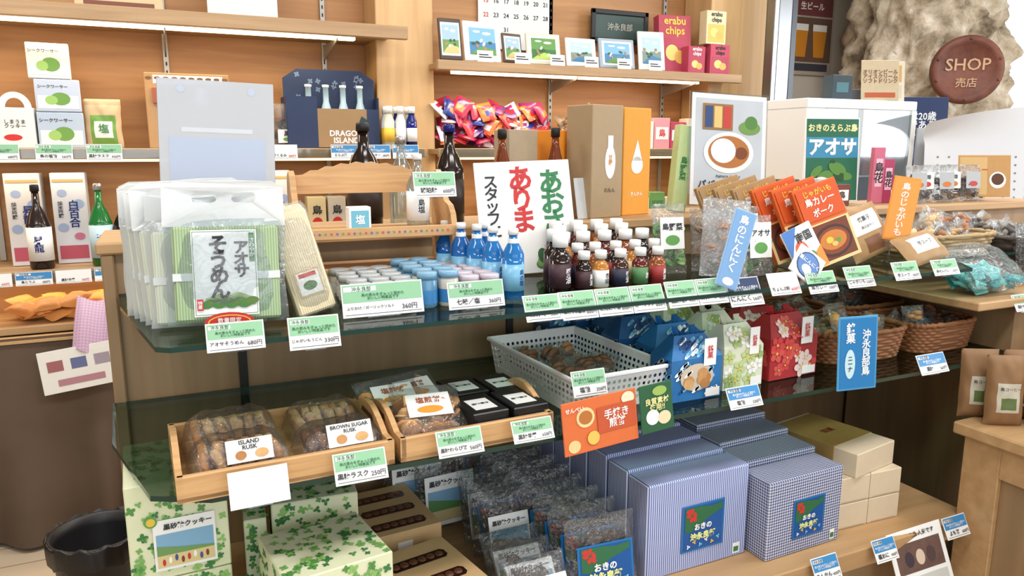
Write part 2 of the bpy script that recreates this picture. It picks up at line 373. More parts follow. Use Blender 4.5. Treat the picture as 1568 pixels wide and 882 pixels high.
# =============================================================== MAIN DISPLAY
o=B("display_counter")
XL=-.115
o.box(XL-.012,XL+.012,1.70,1.97,0,1.29,W_DISP,.003)
o.box(XL,2.95,1.715,1.735,.0,1.29,W_DISP)
o.box(XL-.02,2.95,1.695,1.97,1.29,1.315,W_LEDGE,.004)
o.box(XL,2.95,1.95,1.97,0,1.29,W_DISP)
o.box(XL,1.76,1.09,1.715,.58,.61,W_LEDGE,.004); o.box(XL,1.76,1.085,1.10,.565,.612,W_LEDGE,.003)
o.box(XL+.01,1.76,1.14,1.16,0,.58,W_DISP)
for xx in (.13,.78,1.42):
    o.box(xx-.009,xx+.009,1.708,1.716,.62,1.29,DK)
    for zb,yl in ((1.198,1.3),(.965,1.28)): o.prism([(1.712,zb),(yl,zb),(yl,zb-.012),(1.712,zb-.05)],xx-.0025,xx+.0025,DK,'yz')
o.done(ground=False)
def glass_shelf(pts,z,th,nm="glass_shelf"):
    o=B(nm); n_=len(pts); bot=z-th
    vs=[(x,y,z) for x,y in pts]+[(x,y,bot) for x,y in pts]
    o.add(vs,[tuple(range(n_)),tuple(range(2*n_-1,n_-1,-1))],GLASS_T)
    o.add(vs,[(i,i+n_,(i+1)%n_+n_,(i+1)%n_) for i in range(n_)],GLASS_E)
    return o.done(ground=False)
glass_shelf([(-.10,1.695),(-.092,1.56),(-.03,1.205),(-.01,1.19),(1.80,1.19),(1.92,1.33),(2.3,1.34),(2.3,1.695)],1.21,.008)
glass_shelf([(-.13,1.70),(-.12,1.46),(-.055,1.2),(.03,1.155),(1.97,1.155),(1.97,1.71)],.98,.009)
o=B("side_counter")
o.box(1.70,2.9,.4,1.13,.82,.85,W_LEDGE,.004); o.box(1.735,2.9,.42,1.11,.0,.82,W_DISP)
for a,b_,c_,d_ in ((.42,.52,0,.82),(1.02,1.11,0,.82),(.52,1.02,.74,.82),(.52,1.02,0,.1)): o.box(1.72,1.735,a,b_,c_,d_,W_LEDGE,.002)
o.box(1.99,2.9,1.19,1.69,.0,1.10,W_DISP); o.box(1.82,2.95,1.175,1.69,1.10,1.122,W_LEDGE,.003); o.box(2.2,2.95,.95,1.18,1.10,1.122,W_LEDGE,.003); o.box(2.25,2.9,1.0,1.19,.85,1.10,W_DISP)
o.done(ground=False)
o=B("service_counter"); o.box(2.0,4.2,1.98,2.9,0,1.05,W_DISP,.003); o.box(1.98,4.25,1.975,2.92,1.05,1.08,W_LEDGE,.004); o.done(ground=False)
# =============================================================== TOP SHELF GOODS
NOOD=stripes("green_noodle",(140,166,124),(170,192,150),240,(0,),.5)
NOODP=stripes("pale_noodle",(200,210,192),(216,224,208),240,(0,),.5)
NOODC=stripes("cream_noodle",(220,202,160),(238,226,196),260,(0,),.5)
GLAB=pm((60,130,70),.5); BAND=pm((214,220,220),.3)
def somen(x,y,z,rz=0,lean=6,roll=0,full=True,h=.232,w=.186):
    o=B("noodle_pack")
    o.box(-.08,.08,.006,.03,.006,.158,NOOD if full else NOODP,.004)
    o.box(-.081,.081,.0045,.031,.072,.084,BAND)
    if full:
        o.rect(-.052,.046,.014,.152,TAGW,.003)
        for a in ((-.050,.044,.0165,.0172),(-.050,.044,.149,.1497),(-.050,-.0493,.0165,.1497),(.0433,.044,.0165,.1497)): o.rect(*a,GLAB,.0025)
        o.text("アオサ",.024,.022,.104,BLACK,.002,True,bold=.035,ls=.8); o.text("そうめん",.031,-.012,.092,BLACK,.002,True,bold=.035,ls=.8)
        o.rect(.0345,.0425,.1,.147,GLAB,.0024); o.text("さわやか",.0085,.0385,.1235,TAGW,.002,True)
        o.tri([(-.034,.043),(-.014,.05),(.0,.046),(.015,.052),(.041,.042),(.041,.03),(-.034,.03)],pm((150,180,110)),.0022)
        for i in range(12): o.ell(-.034+i*.0064,.032+(i%3)*.003,.010,.006,pm((60+14*(i%3),120,50)),.0018-.0001*i,10)
        o.rect(-.047,-.038,.024,.042,RED,.0006); o.text("特産",.007,-.0425,.033,TAGW,.0004,True)
        o.ell(0,.004,.038,.016,RED,-.001); o.ell(0,.004,.033,.012,pm((235,200,60)),-.0014); o.ell(0,.004,.031,.0105,RED,-.0018); o.text("数量限定",.009,0,.007,TAGW,-.0022)
    o.M=Matrix.Translation((0,-.001,0)); o.pillow(w,.176,.04,FROSTL if full else FROSTM,seed=random.random()*9,nx=16,nz=16); o.M=Matrix()
    def hl(cx):
        pts=[]
        for k in range(9): a=R(-90+k*22.5); pts.append((cx+.011+.008*math.cos(a),h-.028+.008*math.sin(a)))
        for k in range(9): a=R(90+k*22.5); pts.append((cx-.011+.008*math.cos(a),h-.028+.008*math.sin(a)))
        return pts
    out=[(-w/2,.158),(w/2,.158),(w/2-.002,h-.012),(w/2-.018,h-.002),(.02,h),(-w/2+.02,h-.003),(-w/2+.002,h-.012)]
    vs,fs=fill2d([out,hl(-.03),hl(.03)])
    o.add([(q[0],.018+.008*math.sin(q[0]*40+rz),q[1]) for q in vs],fs,FROST)
    o.add([(q[0]*.98,.028+.006*math.sin(q[0]*30),q[1]-.004) for q in vs],fs,FROST)
    return o.done(x,y,z,rz,lean,roll)
somen(.080,1.262,1.21,-4,6,1)
for k in range(6): somen(.052-.009*k,1.305+.034*k,1.21,-3+random.uniform(-5,5),5-1.2*k,random.uniform(-3,1.5),False,.240+random.uniform(-.012,.006),.18)
HOLD2=pm((176,190,214),.25)
o=B("acrylic_leaflet_stand"); w,h=.232,.32
o.box(-w/2,w/2,0,.003,0,h,film("blue_acrylic",(170,184,210),.06,0,.1,30,.6),.001); o.rect(-w/2+.045,w/2-.045,h*.66,h*.69,pm((206,212,220),.3)); o.rect(-w/2+.02,w/2-.02,.1,.2,HOLD2); o.box(-w/2+.01,w/2-.01,.01,.06,0,.004,CLEAR2); 
for sx in (-.07,.07): o.ell(sx,h-.02,.008,.008,pm((190,200,220)))
o.done(.105,1.74,1.315,rz=-4,lean=4,roll=2)
for k in range(4):
    o=B("udon_pack"); w,h=.066,.185
    o.box(-w/2,w/2,.004,.026,.004,h-.004,NOODC,.004)
    if k==0:
        o.rect(-.022,.022,.035,.08,pm((214,190,140)),.002); o.rect(-.019,.019,.038,.077,TAGW,.0015); o.ell(0,.053,.012,.008,pm((70,120,50)),.001); o.rect(-.015,.015,.068,.075,pm((200,60,40)),.001)
    o.M=Matrix.Translation((0,-.004,0)); o.pillow(w+.008,h,.036,CLEAR,seed=k,nx=8,nz=10); o.M=Matrix()
    o.done(.228+.004*k,1.285+.04*k,1.21,4,6,-14)
o=B("wooden_step_rack")
prof=[(0,0),(.16,0),(.16,.20),(.15,.235),(.125,.245),(.1,.235),(.085,.205),(.06,.18),(.03,.172),(.012,.155),(0,.12)]
w=.33
for sx in (-w/2,w/2-.012): o.prism(prof,sx,sx+.012,W_RACK,'yz')
FL=pm((120,150,90))
for zz,y0,y1 in ((.035,.0,.155),(.115,.005,.155)):
    o.box(-w/2+.012,w/2-.012,y0,y1,zz,zz+.01,W_RACK,.002); o.box(-w/2,w/2,y0-.006,y0+.004,zz-.005,zz+.018,W_RACK,.002)
    for i in range(26): o.clover(-w/2+.02+i*.0115,zz+.007,.003,[FL,pm((190,90,80)),pm((90,110,160))][i%3],y0-.0066,4,i)
arch=[(-w/2,.195)]+[(-w/2+w*i/20,.225+.034*math.sin(math.pi*i/20)+(.004 if i%2 else 0)) for i in range(21)]+[(w/2,.195)]
o.prism(arch,.146,.158,W_RACK)
o.done(.395,1.50,1.21,rz=-3)
# bottles
def bottle_prof(r,h,neck=.36,nr=.35,m=None,capm=None,lab=None,lz=(.15,.5),caph=.08):
    nz=h*(1-neck)
    p=[(r*.9,0),(r,h*.02)]
    if lab: p+=[(r,h*lz[0]),(r*1.02,h*lz[0],lab),(r*1.02,h*lz[1]),(r,h*lz[1])]
    p+=[(r,nz*.95),(r*.93,nz),(r*.7,nz+h*neck*.22),(r*nr,nz+h*neck*.45),(r*nr*.9,h*(1-caph)),(r*nr*.9,h*(1-caph),capm),(r*nr*1.15,h*(1-caph),capm),(r*nr*1.15,h*.985,capm),(r*nr,h,capm),(0,h,capm)]
    return p
def bottle(name,x,y,z,r,h,m,capm,lab=None,lz=(.15,.5),neck=.36,nr=.36,caph=.08,text=None,tm=None,ts=.02,vert=True,rz=0,extra=None):
    o=B(name); o.lathe(bottle_prof(r,h,neck,nr,m,capm,lab,lz,caph),m,seg=24)
    if text:
        rr=r*1.02+.0008
        def wp(q): a=q[0]/rr-math.pi/2; return (rr*math.cos(a),rr*math.sin(a),q[2])
        o.text(text,ts,0,h*(lz[0]+lz[1])/2,tm or INK,0,vert,warp=wp,maxh=h*(lz[1]-lz[0])*.9)
    if extra: extra(o)
    return o.done(x,y,z,rz)
DKG=pm((28,16,12),.12); AMB=pm((110,48,18),.1); CLG=film("bottle_clear",(225,235,232),.15,.0,.05,20,.12)
GRN=pm((26,110,50),.12); COB=pm((16,90,160),.12); COBD=pm((14,28,110),.15); CAPW=pm((240,240,238),.35); CAPS=pm((190,190,192),.3,.8)
bottle("liquor_bottle",.433,1.78,1.315,.041,.245,DKG,BLACK,pm((40,26,20)),(.1,.45),neck=.42,nr=.33)
bottle("liquor_bottle",.655,1.80,1.315,.036,.245,DKG,COBD,pm((40,26,20)),(.1,.45),neck=.42,nr=.36)
bottle("liquor_bottle",.49,1.545,1.335,.024,.155,CLG,CAPW,TAGW,(.1,.5),neck=.4,text="島塩",ts=.016)
bottle("liquor_bottle",.53,1.80,1.315,.03,.215,CLG,CAPS,None,neck=.42)
carton("soap_box",.355,1.505,1.335,.045,.05,.03,TAGW,D(('r',.1,.9,.15,.85,pm((110,180,200))),('t',"塩",.4,.5,.5,TAGW)))
tag(.505,1.47,1.40,.09,.052,nm="琥珀糖",price="600円",lean=14)
for xx,yy,hh in ((.80,1.80,.235),(.955,1.80,.24)):
    bottle("amber_liquor_bottle",xx,yy,1.315,.021,hh,AMB,BLACK,pm((190,110,50)),(.1,.3),neck=.35,nr=.5,caph=.1)
carton("narrow_gift_box",.875,1.83,1.315,.09,.235,.08,paper((180,160,132)),D(('r',.1,.9,.1,.14,INK)),rz=6)
o=B("seaweed_noodle_sign"); w,h=.232,.265
o.box(-w/2,w/2,0,.004,0,h,TAGW,.001)
SG=pm((40,120,70))
o.text("あおさ",.062,.066,.165,SG,vertical=True,bold=.03,ls=.8); o.text("ありま",.062,-.008,.175,RED,vertical=True,bold=.03,ls=.8); o.text("スタッフに",.036,-.080,.16,INK,vertical=True,bold=.02,ls=.8)
for i in range(9): o.ell(.03+.012*(i%4),.02+.01*(i//3),.018,.012,[pm((80,130,70)),pm((130,170,90)),pm((50,100,60))][i%3],-.001-.0001*i,12,i)
o.done(.765,1.55,1.21,rz=-10,lean=14,roll=-2)
for k,(xx,yy) in enumerate(((.612,1.325),(.59,1.375),(.578,1.43),(.56,1.475),(.545,1.53),(.61,1.46))):
    bottle("blue_salt_bottle",xx,yy,1.21,.0215,.138,pm((26,108,176),.1) if k<3 else COB,CAPW,pm((120,180,215),.3),(.12,.5),neck=.34,nr=.42,caph=.09,text="島の塩",tm=COBD,ts=.012,rz=25,
           extra=lambda o:o.lathe([(.0105,.104),(.0108,.116),(.0104,.118)],TAGW))
JC=[pm((190,196,198),.25),pm((90,140,175),.15),pm((190,160,170),.2),pm((206,202,190),.2)]
LIDS=[pm((178,186,190),.3,.1),pm((120,166,196),.3),pm((196,186,196),.3),pm((220,220,222),.3)]
o=B("small_spice_jars")
for j in range(5):
    for i in range(7):
        xx=-.13+i*.042+(.005 if j%2 else 0); yy=j*.045
        kk=0 if i<3 else (1 if i<5 else 2)
        mm=JC[kk] if (i+j)%4 else JC[3]
        hh=.066 if (kk==1) else .054
        o.lathe([(.016,0),(.019,.003),(.019,hh-.016),(.0165,hh-.012),(.019,hh-.012,LIDS[kk]),(.019,hh-.001,LIDS[kk]),(.0175,hh,LIDS[kk]),(0,hh,LIDS[kk])],mm,(xx,yy,0),18)
        o.lathe([(.0193,.008),(.0193,hh*.5)],TAGW if kk!=1 else pm((60,130,190),.3),(xx,yy,0),18)
o.done(.435,1.315,1.21)
tag(.335,1.262,1.21,.145,.058,nm="ふりかけ／ガーリックソルト",price="360円",lean=15)
tag(.506,1.25,1.21,.11,.05,nm="七味／塩",price="360円",lean=15)
labs=[pm((60,30,40)),TAGW,pm((30,34,60)),pm((80,130,80)),pm((150,40,40)),pm((214,200,150))]
liq=[pm((30,14,12),.1),pm((90,26,20),.12),pm((180,118,48),.12),pm((134,72,30),.12),pm((60,28,16),.1)]
def sauce(xx,yy,hh,r,lm,lb,tx="島"):
    o=B("sauce_bottle")
    o.lathe([(r*.92,0),(r,.003),(r,hh*.1),(r*1.02,hh*.1,lb),(r*1.02,hh*.52),(r,hh*.52),(r,hh*.62),(r*.75,hh*.7),(r*.5,hh*.75),(r*.5,hh*.8),(r*.72,hh*.8,CAPW),(r*.72,hh-.001,CAPW),(r*.66,hh,CAPW),(0,hh,CAPW)],lm,seg=20)
    rr=r*1.02+.0006
    def wp(q): a=q[0]/rr-math.pi/2; return (rr*math.cos(a),rr*math.sin(a),q[2])
    o.text(tx,r*.75,0,hh*.31,(TAGW if lb not in (TAGW,labs[5]) else INK),0,True,warp=wp,maxh=hh*.36)
    o.done(xx,yy,1.21,rz=random.uniform(20,35))
sauce(.722,1.335,.118,.0225,liq[0],labs[0],"醤油"); sauce(.735,1.385,.125,.0225,liq[0],labs[0],"醤油")
for r_,(yy,xs,hh) in enumerate(((1.325,(.772,.812,.86,.91,.955),.084),(1.375,(.785,.828,.88,.93,.98),.094),(1.43,(.78,.83,.885,.94,.985),.112),(1.485,(.80,.855,.91,.965),.12),(1.54,(.82,.875,.93,.985),.125))):
    for i,xx in enumerate(xs):
        sauce(xx,yy,hh,.0175 if hh<.1 else .0215,liq[(i*2+r_)%5],labs[(i+r_*2)%6],["島油","辛味","醤油","酢"][i%4])
tag(.612,1.185,1.188,.073,.05,nm="島みそ",price="360円"); 
for i in range(3): tag(.688+.078*i,1.185,1.184,.076,.055,nm=["島とうふ醤油","にんにく油","ガーリック"][i],price="600円")
for i in range(2): tag(.925+.075*i,1.185,1.186,.073,.055,nm=["黒糖酢","島スープ"][i],price="430円")
tag(1.085,1.182,1.175,.088,.062,'n',nm="にんにく",price="560円"); tag(1.19,1.182,1.19,.083,.05,'w',nm="ちょんぶ粉",price="600円"); tag(1.30,1.182,1.185,.085,.05,nm="島カレー",price="500円"); tag(1.415,1.182,1.189,.085,.05,nm="じゃがいも",price="500円"); tag(1.565,1.182,1.195,.085,.045,nm="芋スープ",price="430円"); tag(1.70,1.182,1.197,.09,.04,nm="島せんべい")
tag(.082,1.178,1.195,.084,.044,nm="アオサそうめん",price="680円",lean=20); tag(.20,1.178,1.185,.08,.052,nm="じゃがいもうどん",price="330円",lean=20)
carton("garlic_sign",1.02,1.18,1.215,.05,.165,.003,pm((136,176,214),.5),D(('r',.06,.94,.02,.98,pm((116,160,208))),('t',"島のにんにく",.135,.5,.57,TAGW,True),('e',.5,.08,.25,.05,TAGW)),rz=-12,lean=12,roll=20)
# pouches
GP=pm((100,160,84),.5)
def snack_inner(cols,n_=26,rr=.012):
    def f(o,w,h,d):
        for i in range(n_):
            a=random.uniform(-.38,.38)*w; b_=random.uniform(.12,.7)*h
            o.T(a,d/2+random.uniform(-.2,.2)*d,b_,random.random()*6,random.random()*6,0)
            o.lathe([(rr*.5,-.002),(rr,-.001),(rr,.002),(rr*.4,.003)],random.choice(cols),seg=9)
        o.M=Matrix()
    return f
def clear_pouch(name,x,y,z,w,h,d,cols,lab=None,rz=0,lean=8,roll=0,n_=26,rr=.012,mat=CLEAR,labz=(.35,.8),labw=.7,text=None,seed=1,tm=None,dot=None):
    o=B(name); snack_inner(cols,n_,rr)(o,w,h,d)
    wp=o.pillow(w,h,d,mat,seed=seed,nx=14,nz=16)
    if lab:
        o.box(-w*labw/2,w*labw/2,-.0015,-.0005,h*labz[0],h*labz[1],lab)
        o.ell(0,h*(labz[0]*.72+labz[1]*.28),w*labw*.3,h*(labz[1]-labz[0])*.16,dot or random.choice([GP,pm((204,120,50)),pm((190,60,60))]),-.0022)
    if text: o.text(text,h*.13,0,h*(labz[0]*.3+labz[1]*.7),tm or INK,-.0026,bold=.02,maxw=w*labw*.85)
    return o.done(x,y,z,rz,lean,roll)
clear_pouch("snack_pouch",1.125,1.30,1.21,.125,.175,.03,[pm((196,130,74)),pm((212,160,112))],None,rz=-6,roll=6,seed=3,mat=film("frosted_pouch",(236,238,240),.1,.6,.2,40,.2))
clear_pouch("snack_pouch",1.07,1.42,1.21,.09,.165,.03,[GP,pm((150,190,110))],TAGW,text="島野菜",rz=-5,dot=GP)
clear_pouch("snack_pouch",1.235,1.31,1.21,.085,.14,.03,[pm((120,130,90)),GP],TAGW,text="アオサ",rz=-5,labz=(.3,.88),dot=GP)
clear_pouch("snack_pouch",1.255,1.38,1.21,.10,.155,.03,[pm((120,130,90)),GP],TAGW,text="アオサ",rz=-5,labz=(.3,.88),dot=GP)
clear_pouch("snack_pouch",1.19,1.42,1.21,.11,.15,.03,[pm((110,80,50)),pm((150,110,70))],None,rz=-5)
ORG=paper((210,86,34),.06,.4); YEL=pm((230,190,68)); BRN=pm((130,56,24))
for k in range(6):
    kraft=k>=3
    f_=D(('r',.0,1,.0,.52,paper((186,144,98)) if kraft else pm((226,200,140))),('r',.06,.94,.04,.50,pm((110,50,26))),('e',.5,.26,.42,.20,pm((60,36,24))),('e',.5,.26,.37,.165,BRN),('e',.5,.27,.3,.12,pm((196,120,46))),('e',.42,.28,.08,.04,YEL),('e',.6,.25,.06,.03,pm((90,150,60))),('e',.5,.22,.07,.03,pm((220,180,110))),('r',.04,.96,.56,.96,ORG if not kraft else KRAFT),('t',"じゃがいも",.09,.5,.90,YEL),('t',"島カレー",.115,.5,.79,TAGW),('t',"ポーク",.11,.5,.65,TAGW))
    carton("curry_pack",1.495-.022*k,1.32+.045*k,1.21,.135,.20,.014,KRAFT if kraft else paper((220,98,38),.06,.4),f_,rz=-8,lean=16,roll=-16)
carton("herb_packet",1.345,1.255,1.21,.09,.11,.006,TAGW,D(('p',[(0,0),(1,.45),(1,0)],pm((222,140,56))),('p',[(0,1),(0,.4),(.5,1)],pm((70,120,190))),('e',.4,.5,.2,.2,pm((216,90,56))),('e',.62,.3,.14,.12,pm((80,130,70))),('t',"南国",.22,.6,.76,INK)),rz=-6,lean=20,roll=-20)
carton("garlic_packet",1.25,1.205,1.20,.072,.072,.006,TAGW,D(('e',.5,.5,.42,.42,pm((50,70,110))),('e',.5,.5,.38,.38,pm((90,130,190))),('t',"黒にんにく",.16,.5,.6,TAGW),('e',.5,.35,.18,.15,TAGW)),rz=-6,lean=20,roll=40)
for k in range(3):
    pouch("kraft_pouch",1.66-.04*k,1.34+.06*k,1.21,.155,.135,.035,KRAFT,[(-.34,.34,.46,.88,TAGW),(-.2,.2,.1,.36,pm((120,80,50)))],[("焼菓子",.11,.5,.74,INK),("島のおやつ",.07,.5,.58,INK)],rz=-4,lean=26,roll=-16,seed=k)
pouch("kraft_pouch",1.75,1.25,1.21,.17,.09,.035,KRAFT,[(-.3,.3,.3,.8,TAGW)],[("芋スープ",.16,.5,.55,INK)],rz=0,lean=45,roll=-10,seed=8)
carton("potato_sign",1.70,1.335,1.262,.066,.165,.003,pm((230,150,56)),D(('r',.05,.95,.03,.97,pm((234,156,66))),('t',"島のじゃがいも",.13,.5,.5,TAGW,True)),rz=-35,lean=6,roll=8)
o=B("sign_clip_stand"); o.lathe([(.018,0),(.018,.004),(.003,.006),(.003,.06)],CLEAR2,seg=10); o.done(1.70,1.35,1.21)
def wicker(name,x,y,z,w,d,h,mat,rz=0,rows=9,flare=1.12,n_=120):
    o=B(name)
    def ring(t,k,off):
        a_=2*math.pi*k/n_; ca,sa=math.cos(a_),math.sin(a_)
        e=.45; px=math.copysign(abs(ca)**e,ca); py=math.copysign(abs(sa)**e,sa)
        sc=(1+(flare-1)*t)
        return ((w/2*sc+off)*px/flare,(d/2*sc+off)*py/flare,)
    vs=[];fs=[]; NR=rows*4
    for j in range(NR+1):
        t_=j/NR; row=j//4; ph=(j%4)/4
        for k in range(n_):
            bul=.0035*math.sin(math.pi*ph)+.003*math.cos(2*math.pi*k/6+math.pi*(row%2))*math.sin(math.pi*ph)
            p=ring(t_,k,bul); vs.append((p[0],p[1],t_*h))
    for j in range(NR):
        for k in range(n_): fs.append((j*n_+k,j*n_+(k+1)%n_,(j+1)*n_+(k+1)%n_,(j+1)*n_+k))
    o.add(vs,fs,mat,True)
    iv=[(q[0]*.95,q[1]*.93,max(q[2],.004)) for q in vs]; o.add(iv,fs,mat,True)
    o.add([vs[k] for k in range(n_)],[tuple(range(n_))],mat)
    rv=[];rf=[];S=6
    for k in range(n_):
        p=ring(1,k,0); q=ring(1,k,1); dx,dy=q[0]-p[0],q[1]-p[1]; L=math.hypot(dx,dy) or 1; dx/=L;dy/=L
        rr=.0065+.0018*math.sin(k*1.6)
        for s_ in range(S):
            a=2*math.pi*s_/S; rv.append((p[0]+dx*rr*math.cos(a),p[1]+dy*rr*math.cos(a),h+rr*math.sin(a)))
    for k in range(n_):
        for s_ in range(S): rf.append((k*S+s_,k*S+(s_+1)%S,((k+1)%n_)*S+(s_+1)%S,((k+1)%n_)*S+s_))
    o.add(rv,rf,mat,True)
    return o.done(x,y,z,rz)
WK=wood("wicker_brown",(120,74,42),(158,104,62),0,30,.6); WK2=wood("wicker_light",(160,132,92),(194,168,124),0,30,.6); WK3=wood("wicker_dark",(50,42,36),(76,64,54),0,30,.6)
def pile(name,x,y,z,w,d,h,cols,n_,sz,film_=CLEAR,rz=0,flat=False,dk=1.0):
    o=B(name)
    for i in range(n_):
        lv=(i/n_); a=random.uniform(-.45,.45)*w; b_=random.uniform(-.4,.4)*d; c_=lv*h*.8
        o.T(a,b_,c_,random.uniform(-.8,.8),R(-70) if flat else random.uniform(-1.3,-.3),random.uniform(-.7,.7))
        s=sz*random.uniform(.85,1.1); col=random.choice(cols)
        if film_:
            o.M=o.M@Matrix.Translation((0,s*.15,s*.5)); M0=o.M.copy()
            for q in range(3): o.M=M0@Matrix.Translation((random.uniform(-.2,.2)*s,0,random.uniform(-.2,.2)*s))@Matrix.Rotation(random.random()*3,4,'Z'); o.lathe([(s*.12,-.006),(s*.24*dk,-.004),(s*.24*dk,.004),(s*.1,.006)],col,seg=10)
            o.M=M0@Matrix.Translation((0,-s*.15,-s*.5)); o.pillow(s,s,s*.3,film_,seed=i,nx=8,nz=8)
        else:
            o.pillow(s,s*1.1,s*.3,col,seed=i,nx=10,nz=10,patches=[(-.32,.32,.62,.8,random.choice(cols)),(-.2,.25,.2,.5,random.choice(cols))])
    return o.done(x,y,z,rz)
wicker("wicker_basket",2.03,1.48,1.21,.34,.22,.05,WK2,rz=0,rows=5)
pile("wrapped_snack_pile",2.03,1.47,1.218,.27,.14,.07,[pm((216,166,110)),pm((226,190,140)),pm((170,110,66))],34,.06)
TEAL=pm((70,186,186),.35)
pile("teal_candy_bag",1.955,1.255,1.123,.17,.10,.055,[TEAL,pm((110,206,200),.3),pm((50,160,170),.3)],55,.036,None)
o=B("plastic_bag_wrap"); o.pillow(.22,.16,.10,CLEAR,seed=4); o.done(1.955,1.18,1.124,lean=60)
wicker("wicker_basket",2.36,1.46,1.123,.32,.28,.12,WK3,rz=10,rows=7); wicker("wicker_basket",2.45,1.15,1.123,.3,.24,.10,WK3,rz=10,rows=7)
pile("wrapped_snack_pile",2.36,1.45,1.16,.22,.2,.10,[pm((70,60,54)),pm((120,110,100)),pm((150,120,80))],20,.08)
tag(2.0,1.165,1.085,.085,.045)
for i in range(3): clear_pouch("snack_pouch",2.24+.07*i,1.30,1.123,.09,.17,.03,[pm((60,50,44)),pm((40,34,30))],pm((190,186,176)),rz=-15,labz=(.3,.6))
# =============================================================== LEDGE GOODS
o=B("liquor_gift_box"); w,h,d=.118,.30,.1
KB=paper((170,146,112),.05); o.box(-w/2,w/2,0,d,0,h,KB,.002)
o.ell(.01,.15,.02,.045,TAGW); o.rect(.0,.02,.17,.22,TAGW,-.001); o.text("甘露",.016,.01,.155,pm((200,130,40)),-.002,True); o.text("れもん",.014,.01,.075,pm((90,70,50)),vertical=False)
o.done(1.09,1.755,1.315,rz=14)
OB=paper((228,156,46),.04); o=B("liquor_gift_box"); w,h=.112,.297
o.box(-w/2,w/2,0,.1,0,h,OB,.002); o.ell(.0,.14,.024,.024,TAGW); o.tri([(-.02,.152),(.02,.152),(0,.21)],TAGW,-.0009); o.text("きんかん",.013,0,.06,TAGW)
o.done(1.215,1.80,1.315,rz=14)
carton("orange_gift_box",1.01,1.85,1.315,.08,.235,.08,paper((234,146,38),.03),D(('t',"島",.2,.5,.5,TAGW)),rz=14)
carton("paper_card",1.02,1.75,1.315,.05,.11,.003,paper((200,204,206)),rz=14,lean=10)
o=B("papaya_curry_poster"); w,h=.25,.335
o.box(-w/2,w/2,0,.006,0,h,CLEAR2,.001); o.box(-w/2+.006,w/2-.006,-.001,.001,.006,h-.006,paper((230,233,236),.03))
o.rect(-w/2+.018,w/2-.018,.03,h-.02,paper((200,208,216),.10,scale=12),-.0016)
o.box(-.085,.01,-.004,-.002,.225,.30,pm((150,110,60))); 
for q,c_ in enumerate(((40,70,120),(220,190,120),(190,60,50))): o.rect(-.079+.029*q,-.054+.029*q,.231,.293,pm(c_),-.0045); 
o.ell(.0,.16,.080,.060,pm((236,236,234)),-.003,28); o.ell(.0,.162,.066,.047,pm((176,110,46)),-.0036,28); o.ell(-.018,.165,.040,.036,TAGW,-.0042,20); o.ell(.04,.16,.02,.018,pm((120,60,24)),-.0042)
o.ell(.065,.235,.035,.02,pm((110,150,70)),-.003); o.ell(.07,.25,.02,.02,pm((80,130,60)),-.0033)
o.text("パパイヤカレー",.028,0,.066,INK,-.004,bold=.02,maxw=.19); o.text("PAPAYA CURRY",.011,0,.090,INK,-.004); o.rect(-.06,.06,.038,.043,pm((120,124,130)),-.004)
o.box(-w/2,w/2,.006,.06,0,.004,CLEAR2)
o.done(1.50,1.75,1.315,rz=-12,lean=8,roll=3)
carton("green_leaflet",1.365,1.80,1.315,.05,.25,.03,paper((190,210,150)),D(('t',"島野菜",.1,.5,.5,GREEN,True)),rz=0,lean=4,roll=8)
for i in range(2): carton("green_tea_box",1.30+.0*i-.06*i,1.90,1.315,.055,.09,.05,paper([(200,214,176),(110,160,90)][i],.04),D(('r',.1,.9,.4,.8,pm((70,130,70))),('t',"お茶",.25,.5,.6,WHITE)))
o=B("seaweed_poster"); w,h=.21,.285
o.box(-w/2,w/2,0,.004,0,h,TAGW,.001); o.rect(-w/2+.005,w/2-.005,.005,h-.005,pm((30,104,76))); o.rect(-w/2+.005,w/2-.005,.15,h*.77,pm((56,140,180)),-.001)
o.text("おきのえらぶ島",.03,0,h*.88,pm((240,236,170)),-.002,bold=.03,maxw=w*.9); o.text("アオサ",.065,0,h*.655,TAGW,-.002,bold=.04,maxw=w*.86)
for i in range(16): o.ell(random.uniform(-.075,.075),random.uniform(.02,.12),.028,.014,random.choice([pm((30,80,40)),pm((90,140,60)),pm((20,60,50))]),-.0012-.0001*i,12,i)
o.ell(-.04,.06,.034,.026,TAGW,-.003); o.ell(-.04,.06,.027,.019,pm((40,70,30)),-.0036)
o.done(2.08,1.90,1.32,lean=4,rz=-12)
for k,(xx,c_) in enumerate(((2.23,(206,110,136)),(2.28,(176,60,100)))):
    carton("pink_gift_packet",xx,1.84,1.315,.045,.19-.04*k,.02,pm(c_,.4),D(('r',.2,.8,.3,.8,pm((235,190,205))),('t',"島花",.2,.5,.55,INK,True)),rz=-10)
    bottle("pink_drink_bottle",xx-.03,1.74,1.315,.016,.085,pm((206,80,130),.15),TAGW,TAGW,(.2,.6),neck=.35)
for k in range(6):
    clear_pouch("snack_pouch",2.34+.07*k,1.76+.025*(k%2),1.315,.085,.13,.03,[pm((90,70,50)),pm((60,60,66)),pm((140,100,60))],TAGW if k%2 else pm((180,186,190)),rz=-12,lean=6,text="珈琲" if k%2 else None,seed=k)
carton("coffee_sign",2.68,1.76,1.33,.18,.15,.003,paper((200,154,96)),D(('r',.03,.55,.05,.95,paper((216,180,122),.05)),('e',.75,.4,.16,.2,TAGW),('e',.75,.42,.12,.14,pm((90,50,26))),('t',"コーヒー",.16,.3,.65,pm((190,60,40)))),rz=-30,lean=10,ground=True)
